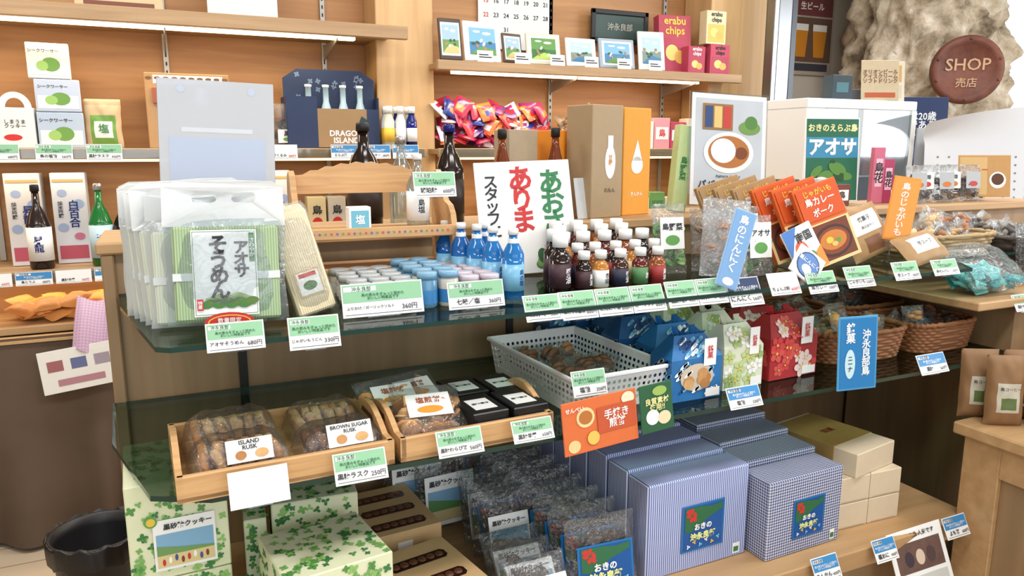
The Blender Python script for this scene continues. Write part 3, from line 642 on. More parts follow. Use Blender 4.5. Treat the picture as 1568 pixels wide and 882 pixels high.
# long low tins / jars along the ledge behind the packs
for k in range(5): carton("small_sweets_box",1.72+.075*k,1.80,1.315,.065,.07+.02*(k%2),.05,paper([(210,206,196),(60,80,70),(176,150,110),(200,200,206),(120,60,50)][k],.05),D(('r',.1,.9,.25,.75,TAGW),('t',"島",.4,.5,.5,INK)),rz=-6)
o=B("white_display_case")
WC=pm((222,224,222),.35); x0,x1=-.31,.33
o.box(x0,x1,.48,.5,0,.62,WC); o.box(x0,x1,0,.5,.58,.62,WC,.004); o.box(x0,x1,0,.5,0,.03,WC,.004); o.box(x0,x0+.10,0,.5,.03,.58,WC); o.box(x1-.03,x1,0,.5,.03,.58,WC); o.box(-.01,.01,0,.02,.03,.58,WC)
o.box(x0+.10,x1-.03,.0,.006,.03,.58,CLEAR2); o.box(x0+.03,x1-.03,.05,.45,.3,.306,WC)
for i in range(7): 
    c_=random.choice([pm((210,210,200)),pm((60,110,150)),pm((170,84,56)),pm((70,120,80))]); xx=x0+.12+i*.067; o.box(xx,xx+.05,.1,.14,.306,.42+.02*(i%3),c_,.002); o.box(xx,xx+.05,.1,.14,.03,.2,c_,.002)
o.done(2.66,2.3,1.08,rz=0)
carton("beer_sign_card",2.78,2.32,1.70,.16,.17,.003,paper((204,188,156)),D(('t',"オリオンビール\nアイスクリーム\nソフトドリンク",.13,.5,.6,pm((110,60,40))),('r',.1,.9,.08,.2,pm((180,84,46)))),rz=-25,lean=8)
carton("beer_sign_card",2.93,2.40,1.70,.14,.18,.003,paper((216,206,188)),D(('r',.1,.45,.5,.9,pm((120,150,110))),('r',.55,.9,.5,.9,pm((190,150,90))),('r',.1,.9,.1,.42,pm((190,180,160)))),rz=-25,lean=8)
carton("small_dark_box",2.58,2.34,1.70,.10,.10,.06,pm((40,60,70)),D(('r',.2,.8,.3,.7,pm((70,120,130)))),rz=-8)
carton("small_dark_box",2.86,2.48,1.70,.12,.06,.06,pm((60,60,64)),None,rz=-8)
o=B("alcohol_notice_sign"); w,h=.34,.32
o.box(-w/2,w/2,0,.004,0,h,pm((20,40,84),.4),.001); o.text("お酒は20歳\n年前である\nい場合は酒類",.045,0,h*.6,TAGW,maxw=w*.85); o.rect(-w*.4,w*.4,.03,.09,pm((60,84,130)))
o.done(3.24,2.50,1.42,rz=-20,lean=3,ground=True)
o=B("sign_pedestal_box"); o.box(-.14,.14,0,.12,0,.34,WC,.004); o.box(-.12,.12,-.002,0,.05,.28,pm((190,195,196))); o.done(3.24,2.49,1.08)
o=B("curled_white_board"); vs=[];fs=[]; NN=24; NW=16
for j in range(NN+1):
    t_=j/NN
    for i in range(NW+1):
        u=i/NW; up=max(0,t_-.62)/.38; bend=up*(.25+.75*(1-u))
        vs.append((-.26+.52*u-.06*up*(1-u),.045*t_-.15*bend*math.sin(bend*1.4),.44*t_-.08*bend**2))
for j in range(NN):
    for i in range(NW): a=j*(NW+1)+i; fs.append((a,a+1,a+NW+2,a+NW+1))
o.add(vs,fs,pm((222,226,232),.4),True)
PEG=pm((130,136,144))
for i in range(9):
    for j in range(6): o.ell(-.2+i*.05,.04+j*.035,.005,.005,PEG,.045*((.04+j*.035)/.44)-.0015,8)
o.box(-.26,.26,.09,.1,0,.34,pm((190,194,200)));o.done(3.24,2.14,1.25,rz=-22)
carton("display_riser",3.24,2.13,1.08,.52,.17,.12,WC,D(('r',.05,.95,.2,.8,pm((180,185,190)))),rz=-22)
# =============================================================== MIDDLE SHELF GOODS
def tray(name,x,y,z,w,d,h,rz=0):
    o=B(name); th=.01
    o.box(-w/2,w/2,0,d,0,.008,W_TRAY); o.box(-w/2,w/2,0,th,.0,h,W_TRAY,.002); o.box(-w/2,w/2,d-th,d,0,h,W_TRAY,.002)
    pr=[(0,0),(d,0),(d,h)]+[(d-d*i/14, h+(.03*math.sin(math.pi*(i-2)/10) if 2<=i<=12 else 0)) for i in range(1,14)]+[(0,h)]
    for sx in (-w/2,w/2-th):
        o.prism(pr,sx,sx+th,W_TRAY,'yz')
        o.prism([(d*.35,h+.004),(d*.65,h+.004),(d*.62,h+.014),(d*.38,h+.014)],sx-.0006,sx+th+.0006,pm((90,60,36)),'yz')
    return o.done(x,y,z,rz)
tray("wooden_tray",.150,1.155,.98,.335,.25,.042,rz=2); tray("wooden_tray",.475,1.165,.98,.295,.235,.042,rz=2)
RUSK=[paper((216,158,96),.2,.7,80),paper((196,136,76),.2,.7,80),paper((230,182,122),.2,.7,80)]
def rusk_bag(name,x,y,z,w,d,h,rz=0,lab=None,txt=None,n_=6,mats=RUSK,labm=TAGW):
    o=B(name)
    for i in range(n_):
        for j in range(2):
            o.T(-w*.38+w*.76*i/(n_-1),d*.3+d*.35*j,h*.42,random.uniform(-.2,.2),random.uniform(-.2,.2),R(90)+random.uniform(-.35,.1))
            rr=h*.42; o.lathe([(rr*.8,-.007),(rr,-.005),(rr*1.02,.005),(rr*.8,.007)],random.choice(mats),seg=12)
    o.M=Matrix()
    vs=[];fs=[];N1,N2=18,12
    for j in range(N2+1):
        for i in range(N1+1):
            u=i/N1;v=j/N2; e=(max(0,1-abs(2*u-1)**5)*max(0,1-abs(2*v-1)**5))**.5
            vs.append(((u-.5)*w*1.12,v*d,.004+h*e*(1+.12*noise.noise(Vector((u*6,v*6,x*9))))))
    for j in range(N2):
        for i in range(N1): a=j*(N1+1)+i; fs.append((a,a+1,a+N1+2,a+N1+1))
    o.add(vs,fs,CLEAR,True)
    if lab:
        o.T(w*.08,-.006,h*.55,0,R(-30),0); o.box(-lab[0]/2,lab[0]/2,0,.001,0,lab[1],labm); o.ell(lab[0]*.25,lab[1]*.3,lab[0]*.15,lab[1]*.2,random.choice(RUSK),-.001); o.ell(-lab[0]*.2,lab[1]*.3,lab[0]*.12,lab[1]*.2,random.choice(RUSK),-.001); o.text(txt,lab[1]*.26,0,lab[1]*.74,INK,-.0015,bold=.02,maxw=lab[0]*.85,maxh=lab[1]*.45)
    o.M=Matrix()
    return o.done(x,y,z,rz)
rusk_bag("rusk_bag",.080,1.178,.99,.14,.09,.055,3,(.07,.036),"ISLAND\nRUSK"); rusk_bag("rusk_bag",.075,1.285,.99,.14,.09,.06,3)
rusk_bag("rusk_bag",.24,1.185,.99,.13,.09,.05,3,(.075,.038),"BROWN SUGAR\nRUSK",mats=[paper((150,96,56),.2),paper((120,74,42),.2)]); rusk_bag("rusk_bag",.235,1.29,.99,.12,.085,.055,5,None,mats=RUSK)
for k,(xx,yy) in enumerate(((.40,1.19),(.37,1.28),(.43,1.31))):
    clear_pouch("cracker_bag",xx,yy,.99,.13,.12,.035,RUSK,TAGW,rz=-6+10*k,lean=62,roll=0,text="塩煎餅",labz=(.25,.7),labw=.62,rr=.016,seed=k+4,dot=pm((226,150,50)),tm=pm((160,80,40)))
BKB=pm((26,26,28),.35)
for k,(xx,yy) in enumerate(((.505,1.185),(.585,1.185),(.515,1.30),(.592,1.29))):
    o=B("black_gift_box"); w,d,h=.072,.105,.045; o.box(-w/2,w/2,0,d,0,h,BKB,.002); o.box(-w*.4,w*.4,-.0006,.0,.01,.035,pm((40,40,42),.3))
    o.box(-.022,.022,.02,.075,h,h+.0006,TAGW); o.T(0,.048,h+.0012,0,R(-90),0); o.text("黒糖菓子",.009,0,0,INK,0,bold=.03); o.M=Matrix(); o.done(xx,yy,.99,rz=3)
def perf_basket(name,x,y,z,w,d,h,rz):
    o=B(name); PL=pm((238,240,242),.3); fl=1.08
    def wall(p0,p1,q0,q1,nx,nz):
        p0,p1,q0,q1=map(Vector,(p0,p1,q0,q1))
        def P_(u,v): return (p0.lerp(p1,u)).lerp(q0.lerp(q1,u),v)
        vs=[];fs=[]
        for j in range(nz):
            for i in range(nx):
                o_=len(vs); solid=(j==0 or j==nz-1)
                if solid:
                    vs+= [P_(i/nx,j/nz),P_((i+1)/nx,j/nz),P_((i+1)/nx,(j+1)/nz),P_(i/nx,(j+1)/nz)]; fs.append((o_,o_+1,o_+2,o_+3)); continue
                for k in range(8):
                    a=2*math.pi*(k+.5)/8; m=max(abs(math.cos(a)),abs(math.sin(a))); vs.append(P_((i+.5+.5*math.cos(a)/m)/nx,(j+.5+.5*math.sin(a)/m)/nz))
                for k in range(8):
                    a=2*math.pi*(k+.5)/8; vs.append(P_((i+.5+.30*math.cos(a))/nx,(j+.5+.30*math.sin(a))/nz))
                for k in range(8): fs.append((o_+k,o_+(k+1)%8,o_+8+(k+1)%8,o_+8+k))
                cs=[(i+1,j+1),(i,j+1),(i,j),(i+1,j)]
                for q,(ca,cb) in enumerate(cs):
                    n_=len(vs); vs.append(P_(ca/nx,cb/nz)); k=2*q; fs.append((o_+k,n_,o_+k+1))
        o.add([tuple(v) for v in vs],fs,PL)
    a,b_=w/2/fl,d/2/fl; A,B_=w/2,d/2
    wall((-a,-b_,0),(a,-b_,0),(-A,-B_,h),(A,-B_,h),18,6); wall((a,b_,0),(-a,b_,0),(A,B_,h),(-A,B_,h),18,6)
    wall((-a,b_,0),(-a,-b_,0),(-A,B_,h),(-A,-B_,h),24,6); wall((a,-b_,0),(a,b_,0),(A,-B_,h),(A,B_,h),24,6)
    o.box(-a,a,-b_,b_,0,.003,PL)
    r=.006
    o.box(-A-r,A+r,-B_-r,-B_+.001,h-.006,h+.003,PL,.002); o.box(-A-r,A+r,B_-.001,B_+r,h-.006,h+.003,PL,.002); o.box(-A-r,-A+.001,-B_,B_,h-.006,h+.003,PL,.002); o.box(A-.001,A+r,-B_,B_,h-.006,h+.003,PL,.002)
    return o.done(x,y,z,rz)
perf_basket("perforated_plastic_basket",.80,1.41,.98,.235,.37,.08,3)
pile("wrapped_snack_pile",.80,1.40,.985,.16,.26,.03,[pm((130,90,58)),pm((170,124,84)),pm((110,74,48))],16,.08,flat=True)
tag(.715,1.19,1.03,.075,.05,nm="塩飴",lean=20)
def gable(name,x,y,z,w,h,d,mat,deco,rz=0,lab=True,win=None):
    o=B(name); s=.62*h; tw=.30*w
    vs=[(-w/2,0,0),(w/2,0,0),(w/2,d,0),(-w/2,d,0),(-w/2,0,s),(w/2,0,s),(w/2,d,s),(-w/2,d,s),(-tw,d*.4,h*.93),(tw,d*.4,h*.93),(tw,d*.6,h*.93),(-tw,d*.6,h*.93)]
    o.add(vs,[(0,3,2,1),(0,1,5,4),(1,2,6,5),(2,3,7,6),(3,0,4,7),(4,5,9,8),(5,6,10,9),(6,7,11,10),(7,4,8,11)],mat)
    fv=[];ff=[]
    for i in range(13):
        xx=-tw+2*tw*i/12; yy=d*.5+(.006 if i%2 else -.006); fv+=[(xx,yy,h*.92),(xx*1.15,yy,h+.01*math.sin(i))]
    for i in range(12): ff.append((2*i,2*i+2,2*i+3,2*i+1))
    o.add(fv,ff,mat)
    sl=math.atan2(d*.4,h*.93-s)
    deco(o,w,s,0)
    o.M=Matrix.Translation((0,0,s))@Matrix.Rotation(-sl,4,'X'); deco(o,w*.6,(h*.93-s)*1.0,1)
    o.M=Matrix.Translation((-w/2,d/2,0))@Matrix.Rotation(R(-90),4,'Z'); deco(o,d*.9,s,2); o.M=Matrix()
    if win: o.ell(0,s*.55,w*.33,s*.33,win,-.002,18); 
    if win:
        for q in range(8): o.ell(random.uniform(-.2,.2)*w,s*random.uniform(.38,.68),.013,.011,random.choice(RUSK),-.0025-.0002*q)
    if lab: o.box(w*.12,w*.36,-.003,-.002,s*.8,h*.90,TAGW); o.text("銘菓",w*.12,w*.24,h*.7,RED,-.0036,True)
    o.box(w*.18,w*.46,-.003,-.002,.004,.022,TAGW)
    return o.done(x,y,z,rz)
def deco_flower(cols,centre,n_=9,r=.024,petals=5):
    def f(o,w,h,k):
        for i in range(n_):
            x=random.uniform(-.38,.38)*w; zz=random.uniform(.15,.85)*h; rr=min(r,h*.35)*random.uniform(.7,1.1)
            o.clover(x,zz,rr,random.choice(cols),-.0006-.0001*i,petals,random.random()*6); o.ell(x,zz,rr*.15,rr*.15,centre,-.0018)
    return f
def deco_wave(cols):
    def f(o,w,h,k):
        for i in range(22):
            x=random.uniform(-.40,.40)*w; zz=random.uniform(.08,.9)*h; c_=random.choice(cols)
            for q in range(3): o.ell(x+q*.005,zz+q*.003,.010-.003*q,.0035,c_,-.0006-.0001*i,10,.6+q*.2)
    return f
BL1=paper((44,120,186),.2,.4,30); BL2=paper((34,92,150),.2,.4,30)
for k in range(5):
    gable("blue_cracker_bag",.985+.03*(k%2),1.215+.10*k,.98,.13,.145,.075,BL1 if k<2 else BL2,deco_wave([TAGW,pm((120,190,230)),pm((20,70,130))]),rz=0,win=pm((204,190,170)) if k==0 else None,lab=k==0)
gable("blue_cracker_bag",.99-.09,1.64,.98,.09,.125,.07,BL2,deco_wave([TAGW,pm((120,190,230))]),rz=6,lab=False)
for k in range(4): gable("floral_gift_bag",1.128+.03*(k%2),1.235+.11*k,.98,.115,.15,.08,paper((220,224,202),.04),deco_flower([TAGW,pm((150,176,110)),pm((190,206,140))],YEL,12,.020),rz=3,lab=k==0)
gable("red_hibiscus_gift_bag",1.285,1.245,.98,.15,.155,.09,paper((166,32,38),.06),deco_flower([pm((226,204,196)),pm((206,80,72)),pm((200,60,60))],YEL,12,.021),rz=3)
gable("red_hibiscus_gift_bag",1.30,1.36,.98,.15,.145,.09,paper((166,32,38),.06),deco_flower([pm((226,204,196)),pm((206,80,72))],YEL,9,.022),rz=0,lab=False)
wicker("wicker_basket",1.56,1.36,.98,.28,.20,.075,WK,rz=-4); wicker("wicker_basket",1.83,1.34,.98,.24,.19,.075,WK,rz=0)
wicker("wicker_basket",1.54,1.58,.98,.30,.2,.08,WK); wicker("wicker_basket",1.83,1.57,.98,.26,.2,.08,WK)
pile("wrapped_snack_pile",1.56,1.35,.99,.2,.13,.065,[pm((226,170,90)),pm((230,190,120)),pm((130,80,46))],26,.055)
pile("wrapped_snack_pile",1.83,1.33,.99,.16,.11,.065,[pm((120,74,46)),pm((200,150,100)),pm((90,60,44)),pm((160,190,210))],24,.05)
pile("wrapped_snack_pile",1.54,1.58,.99,.22,.12,.055,[pm((110,70,46)),pm((160,110,66))],16,.07); pile("wrapped_snack_pile",1.83,1.57,.99,.18,.12,.055,[pm((110,70,46)),pm((100,90,90))],16,.07)
CYN=pm((28,118,180),.45)
carton("island_sweets_sign",1.36,1.13,.975,.105,.165,.003,pm((70,150,200)),D(('r',.05,.95,.03,.97,CYN),('t',"沖永良部島",.14,.7,.50,TAGW,True),('t',"銘菓",.15,.3,.78,TAGW,True),('e',.3,.36,.13,.2,pm((190,220,230))),('t',"ニーナ",.08,.3,.36,INK,True)),rz=-8,lean=4)
carton("rice_cracker_sign",.71,1.135,.945,.165,.10,.003,paper((218,110,54),.05),D(('e',.13,.16,.08,.12,pm((240,200,140))),('e',.3,.66,.12,.19,pm((240,206,150))),('e',.3,.66,.09,.13,pm((180,110,46))),('e',.88,.85,.09,.12,pm((240,220,190))),('r',.45,.97,.30,.78,paper((196,84,44),.05)),('t',"手焼き\n煎餅",.19,.71,.54,TAGW),('e',.38,.25,.08,.13,pm((240,190,90))),('t',"せんべい",.12,.16,.85,TAGW)),rz=2,lean=6,roll=-3)
carton("peanut_sign",.835,1.135,.96,.078,.095,.003,pm((36,90,56)),D(('e',.35,.32,.2,.16,TAGW),('e',.7,.27,.2,.14,pm((230,210,170))),('e',.6,.84,.22,.1,pm((150,180,90))),('t',"良質素材\n使用!!",.15,.5,.58,pm((240,230,160)))),rz=2,lean=6,roll=-3)
tag(.097,1.115,.968,.087,.055,'w',nm='-',price='',rz=2,lean=20)
tag(.253,1.12,.972,.085,.05,nm="黒糖ラスク",price="250円"); tag(.425,1.125,.985,.082,.045,nm="黒糖わらび餅",price="560円"); tag(.565,1.13,.985,.08,.04,nm="黒糖羊羹",price="650円")
tag(1.05,1.13,.975,.085,.045,'b',nm="塩飴",price="330円"); tag(1.62,1.13,.975,.095,.048,'b',nm="黒糖",price="560円")
# =============================================================== BOTTOM SHELF GOODS
CLV=[pm((84,146,70)),pm((116,172,88)),pm((60,124,66)),pm((140,190,104))]; PALE=paper((226,230,194),.05)
def clover_box(x,y,z,w,h,d,rz=0,lab=True):
    o=B("clover_cookie_box"); o.box(-w/2,w/2,0,d,0,h,PALE,.002)
    def scat(W,H,n_):
        for i in range(n_): o.clover(random.uniform(-.46,.46)*W,random.uniform(.04,.96)*H,random.uniform(.005,.010),random.choice(CLV),-.0005-.00002*i,random.choice((3,4,4)),random.random()*6)
    scat(w,h,int(w*h*2700))
    o.M=Matrix.Translation((0,0,h))@Matrix.Rotation(R(-90),4,'X'); scat(w,d,int(w*d*2700)); o.M=Matrix()
    o.M=Matrix.Translation((-w/2,d/2,0))@Matrix.Rotation(R(-90),4,'Z'); scat(d,h,int(d*h*1800)); o.M=Matrix()
    if lab:
        lw,lh=w*.62,h*.52; z0=h*.1; x0=w*.05
        o.box(x0-lw/2,x0+lw/2,-.0042,-.0032,z0,z0+lh,TAGW); o.rect(x0-lw*.46,x0+lw*.46,z0+lh*.06,z0+lh*.72,pm((126,172,206)),-.0046)
        o.rect(x0-lw*.46,x0+lw*.46,z0+lh*.06,z0+lh*.3,pm((216,196,142)),-.005); o.tri([(x0-lw*.46,z0+lh*.3),(x0-lw*.46,z0+lh*.5),(x0-lw*.1,z0+lh*.42),(x0+lw*.46,z0+lh*.34),(x0+lw*.46,z0+lh*.3)],pm((110,150,90)),-.0052)
        for q in range(8): o.ell(x0-lw*.36+lw*.1*q,z0+lh*(.16+.03*(q%3)),.0025,.006,[RED,TAGW,pm((60,80,140)),BRN][q%4],-.0055)
        o.text("黒砂糖クッキー",lw*.12,x0+lw*.06,z0+lh*.86,INK,-.0055,bold=.03,maxw=lw*.78); o.ell(x0-lw*.52,z0+lh*1.0,.010,.010,pm((90,160,80)),-.005); o.ell(x0-lw*.52,z0+lh*1.0,.007,.007,YEL,-.0054)
    return o.done(x,y,z,rz)
clover_box(-.02,1.29,.79,.155,.172,.2,2); clover_box(-.02,1.29,.61,.155,.178,.2,2,False)
clover_box(.215,1.13,.70,.18,.13,.17,8); clover_box(.215,1.13,.61,.18,.088,.17,6,False)
clover_box(.215,1.36,.76,.16,.085,.16,-4,False); clover_box(.215,1.36,.61,.16,.148,.16,-4,False)
clover_box(.105,1.36,.61,.04,.22,.16,-4,False); clover_box(.03,1.11,.61,.15,.10,.16,4,False)
def window_box(x,y,z,w,d,h,rz):
    o=B("kraft_window_box"); K2=paper((206,172,124),.06); o.box(-w/2,w/2,0,d,0,h,K2,.002)
    for i in range(3):
        y0=d*(.1+.3*i); o.prism([(-w*.36,y0+.008),(-w*.32,y0),(w*.32,y0),(w*.36,y0+.008),(w*.36,y0+.024),(w*.32,y0+.031),(-w*.32,y0+.031),(-w*.36,y0+.024)],h,h+.0008,pm((44,24,18),.25),'xy')
        for q in range(6): o.T(-w*.28+w*.11*q,y0+.016,h+.0004,random.random(),0,0); o.lathe([(.009,0),(.008,.002),(.003,.003)],pm((96,52,30),.4),seg=9)
        o.M=Matrix()
    o.rect(-w*.1,w*.1,h*.2,h*.8,TAGW)
    return o.done(x,y,z,rz)
window_box(.425,1.10,.61,.17,.25,.105,10); window_box(.40,1.40,.61,.165,.22,.11,4)
DARKC=[pm((60,40,30),.5),pm((80,54,38),.5),pm((44,30,24),.5)]
def pic_label(o,w,h,y=-.004,kind=0):
    if kind==0:
        o.box(-w/2,w/2,y,y+.001,0,h,TAGW); o.rect(-w*.45,w*.45,h*.08,h*.7,pm((126,172,206)),y-.0006); o.rect(-w*.45,w*.45,h*.08,h*.3,pm((210,192,142)),y-.001); o.tri([(-w*.45,h*.3),(-w*.45,h*.55),(w*.45,h*.36),(w*.45,h*.3)],pm((90,140,80)),y-.0012); o.text("黒砂糖クッキー",w*.12,0,h*.85,INK,y-.0015,bold=.03,maxw=w*.88)
    else:
        o.box(-w/2,w/2,y,y+.001,0,h,pm((30,110,176),.3)); o.rect(-w*.46,w*.46,h*.04,h*.96,pm((18,84,156),.3),y-.0004)
        o.tri([(-w*.44,h*.95),(-w*.44,h*.45),(-w*.3,h*.42),(-w*.1,h*.5),(w*.1,h*.66),(w*.44,h*.80),(w*.44,h*.95),(w*.2,h*.9),(-w*.1,h*.95)],pm((40,104,66)),y-.0008)
        for q in range(6): o.ell(-w*.36+w*.07*(q%3),h*(.88-.09*(q//2)),w*.06,h*.05,pm((196,54,46)),y-.001-.0001*q,10,q)
        for q in range(6): o.clover(w*(-.35+.14*q),h*(.12+.08*(q%2)),w*.045,[TAGW,YEL,pm((120,200,230))][q%3],y-.0018,3,q)
        o.text("沖永良部",w*.17,-w*.02,h*.32,pm((226,232,150)),y-.0024,bold=.05,maxw=w*.6); o.text("おきの",w*.14,-w*.02,h*.52,TAGW,y-.0024,bold=.04)
def pic_pouch(x,y,z,w,h,d,kind,rz=0,lean=6,seed=0):
    o=B("cookie_bag"); 
    for i in range(14):
        o.T(random.uniform(-.3,.3)*w,d*.5,random.uniform(.15,.75)*h,0,random.uniform(1,2),0); o.lathe([(.016,-.004),(.018,0),(.016,.004)],random.choice(DARKC),seg=10)
    o.M=Matrix(); o.pillow(w,h,d,CLEAR,seed=seed,nx=12,nz=14)
    o.M=Matrix.Translation((0,0,h*.08)); pic_label(o,w*.78,h*.6,-.003,kind); o.M=Matrix()
    return o.done(x,y,z,rz,lean)
pic_pouch(.56,1.56,.61,.16,.20,.04,0,4); pic_pouch(.50,1.62,.61,.16,.22,.04,0,2); pic_pouch(.68,1.64,.61,.14,.2,.04,1,0,seed=3)
for k in range(8): pic_pouch(.750-.006*k,1.17+.058*k,.61,.16,.160+.003*k,.04,1,-4+random.uniform(-3,3),10,seed=k)
for k in range(3): pic_pouch(.60,1.12+.06*k,.61,.13,.13,.04,0,0,34,seed=k+20)
for k in range(3): pic_pouch(.62,1.34+.06*k,.61,.12,.17,.04,1 if k==1 else 0,0,16,seed=k+30)
STR=stripes("blue_pinstripe",(206,212,232),(84,106,176),190,(0,),.5); STRY=stripes("blue_pinstripe_top",(196,204,226),(104,122,186),190,(0,),.5)
CHK=stripes("navy_gingham",(206,212,226),(26,44,108),150,(0,2),.5); CHKT=stripes("navy_gingham_top",(206,212,226),(26,44,108),150,(0,1),.5)
stripe_side={STR:stripes("blue_pinstripe_side",(200,206,228),(94,114,180),190,(1,),.5),CHK:stripes("navy_gingham_side",(206,212,226),(26,44,108),150,(1,2),.5)}
def gift_box(name,x,y,z,w,h,d,m1,mt,rz,lab=True):
    o=B(name); o.box(-w/2,w/2,0,d,0,h,m1,.003); o.box(-w/2+.003,w/2-.003,.003,d-.003,h,h+.0006,mt)
    o.M=Matrix.Translation((-w/2-.0006,d/2,0))@Matrix.Rotation(R(-90),4,'Z'); o.rect(-d/2+.003,d/2-.003,.003,h-.003,stripe_side[m1],0); o.M=Matrix()
    if lab: o.M=Matrix.Translation((w*.04,0,h*.20)); pic_label(o,w*.42,h*.5,-.002,1); o.M=Matrix(); o.rect(w*.36,w*.43,.008,.033,TAGW,-.001); o.rect(w*.37,w*.42,.012,.024,pm((60,120,70)),-.0014)
    return o.done(x,y,z,rz)
for k in range(6): gift_box("striped_gift_box",.985-.004*k,1.185+.076*k,.61,.27,.212+.006*k,.072,STR,STRY,2+random.uniform(-1.5,1.5),k==0)
for k in range(6): gift_box("gingham_gift_box",1.245+.006*k,1.14+.09*k,.61,.225,.182+.012*k,.086,CHK,CHKT,2+random.uniform(-1.5,1.5),k==0)
BG=paper((220,204,176),.05)
for k,(xx,yy,zz) in enumerate(((1.43,1.17,.61),(1.53,1.165,.61),(1.43,1.17,.675),(1.53,1.165,.675),(1.46,1.33,.61),(1.56,1.33,.61),(1.46,1.33,.675))):
    carton("beige_sweets_box",xx,yy,zz,.098,.064,.15,BG,D(('r',.1,.9,.05,.08,pm((190,172,142)))),rz=-3,bev=.002)
GOLD=paper((180,146,86),.1,.4)
o=B("gold_wrapped_gift_box"); w,h,d=.16,.06,.24; o.box(-w/2,w/2,0,d,0,h,BG,.002); o.box(-w/2-.001,w/2+.001,.06,d-.01,-.0,h+.001,GOLD,.001); o.T(0,.13,h+.0025,0,R(-90),0); o.text("銘菓",.022,0,0,BRN,0); o.M=Matrix(); o.done(1.50,1.175,.739,rz=10)
tag(1.24,1.055,.580,.075,.052,'b',nm="きんかん"); tag(1.42,1.055,.582,.07,.05,'b',nm="福おに"); tag(1.66,1.055,.585,.08,.05,'b',nm="よも餅")
carton("newspaper_clipping",1.55,1.04,.475,.16,.15,.0015,TAGW,D(('r',.08,.92,.35,.8,paper((120,90,80),.3)),('e',.3,.55,.08,.12,pm((60,50,60))),('e',.5,.55,.08,.12,pm((210,190,170))),('e',.7,.55,.08,.12,pm((80,60,60))),('t',"島の特産品 人気です",.08,.5,.9,INK),('r',.08,.92,.08,.28,pm((200,200,195))),('r',.1,.3,.1,.26,pm((180,76,56)))),rz=-8,lean=20,roll=-6)
for k in range(7):
    pouch("kraft_coffee_bag",1.765+.085*(k%4),1.04+(.065 if k>3 else 0)-.05*(k%4),.85,.088,.17,.05,paper((142,106,70),.1),[(-.3,.3,.2,.62,TAGW if k%2 else pm((190,186,170))),(-.2,.2,.25,.4,pm((90,110,60)))],[("島コーヒー",.07,.5,.55,INK)],rz=-30,lean=4,seed=k)
# =============================================================== BACK WALL GOODS
WG=paper((228,232,228),.03)
o=B("white_handle_gift_box"); w,h=.13,.15; o.box(-w/2,w/2,0,.08,0,h,WG,.003)
pr=[(-w/2+.005,h)]+[(-.055*math.cos(math.pi*i/14),h+.06*math.sin(math.pi*i/14)) for i in range(15)]+[(w/2-.005,h)]
inner=[(.032*math.cos(math.pi*i/10),h+.038*math.sin(math.pi*i/10)) for i in range(11)]
vs,fs=fill2d([[(a,b_) for a,b_ in pr]+[(w/2-.005,h-.02),(-w/2+.005,h-.02)],inner+[(-.032,h+.0)] ]); o.add([(q[0],.039,q[1]) for q in vs],fs,WG); o.add([(q[0],.041,q[1]) for q in vs],fs,WG)
o.ell(-.01,.04,.03,.012,RED); o.text("しまうま\nクッキー",.018,0,.09,INK,maxw=.1); o.done(-.49,3.40,1.502)
LEAF=pm((104,150,66)); 
for k,(xx,zz,ww,hh,c_) in enumerate(((-.34,1.502,.155,.135,(176,192,210)),(-.34,1.639,.15,.12,(186,198,216)),(-.36,1.761,.14,.13,(226,222,224)))):
    carton("jelly_gift_box",xx,3.40,zz,ww,hh,.09,paper(c_,.02),D(('r',.05,.95,.1,.5,WG),('e',.55,.4,.22,.20,LEAF),('e',.35,.36,.14,.14,pm((150,190,100))),('t',"シークワーサー",.12,.4,.78,INK)),rz=4,bev=.003)
pouch("kraft_pouch",-.197,3.40,1.502,.13,.19,.05,paper((196,170,132),.05),[(-.35,.35,.1,.68,LEAF),(-.25,.25,.2,.55,WG),(-.5,.5,.86,.96,paper((180,152,114)))],[("塩",.2,.5,.4,GREEN)],rz=0,lean=2)
o=B("kraft_carton"); w,h=.32,.30; o.box(-w/2,w/2,0,.12,0,h,paper((180,142,98),.08),.003); o.rect(-w*.4,w*.42,h*.86,h*.97,TAGW); 
for q in range(5): o.box(-w*.42+w*.17*q,-w*.3+w*.17*q,-.012,-.002,h*.6,h*.8,random.choice([TAGW,pm((60,90,60)),pm((150,80,60)),pm((70,80,120))]))
for q in range(10): o.ell(-w*.45+w*.1*q,h*.93,.012,.006,pm((110,80,50)),-.001)
o.done(.12,3.44,1.502)
clear_pouch("black_sugar_bag",.51,3.40,1.502,.14,.19,.07,[pm((50,44,44)),pm((80,76,76))],TAGW,text="黒糖",n_=40,rr=.02,labz=(.12,.42),lean=0)
o=B("cider_six_pack_carrier"); NV=paper((34,52,88),.05); KR=paper((160,128,88),.06); w=.40
o.box(-w/2,w/2,0,.004,0,.17,KR); o.box(-w/2,w/2,.156,.16,0,.26,KR); o.box(-w/2,-w/2+.004,0,.16,0,.22,NV); o.box(w/2-.004,w/2,0,.16,0,.22,NV); o.box(-w/2,w/2,0,.16,0,.004,KR)
o.prism([(-w/2,.16),(-w/2,.30),(-w*.35,.34),(w*.35,.34),(w/2,.30),(w/2,.16)],.078,.083,NV); 
for q in range(14): o.clover(random.uniform(-.42,.42)*w,random.uniform(.2,.32),.012,pm((110,130,160)),.0775,4,q)
o.rect(-w/2,-w*.18,0,.22,NV); o.rect(w*.36,w/2,0,.17,NV)
for i in range(4):
    for j in range(2): o.lathe([(.026,.01),(.028,.02),(.028,.15),(.013,.2),(.012,.26),(.015,.262,TAGW),(.015,.272,TAGW),(0,.274,TAGW)],pm((170,196,204),.15),(-.10+.075*i,.04+.08*j,0),14)
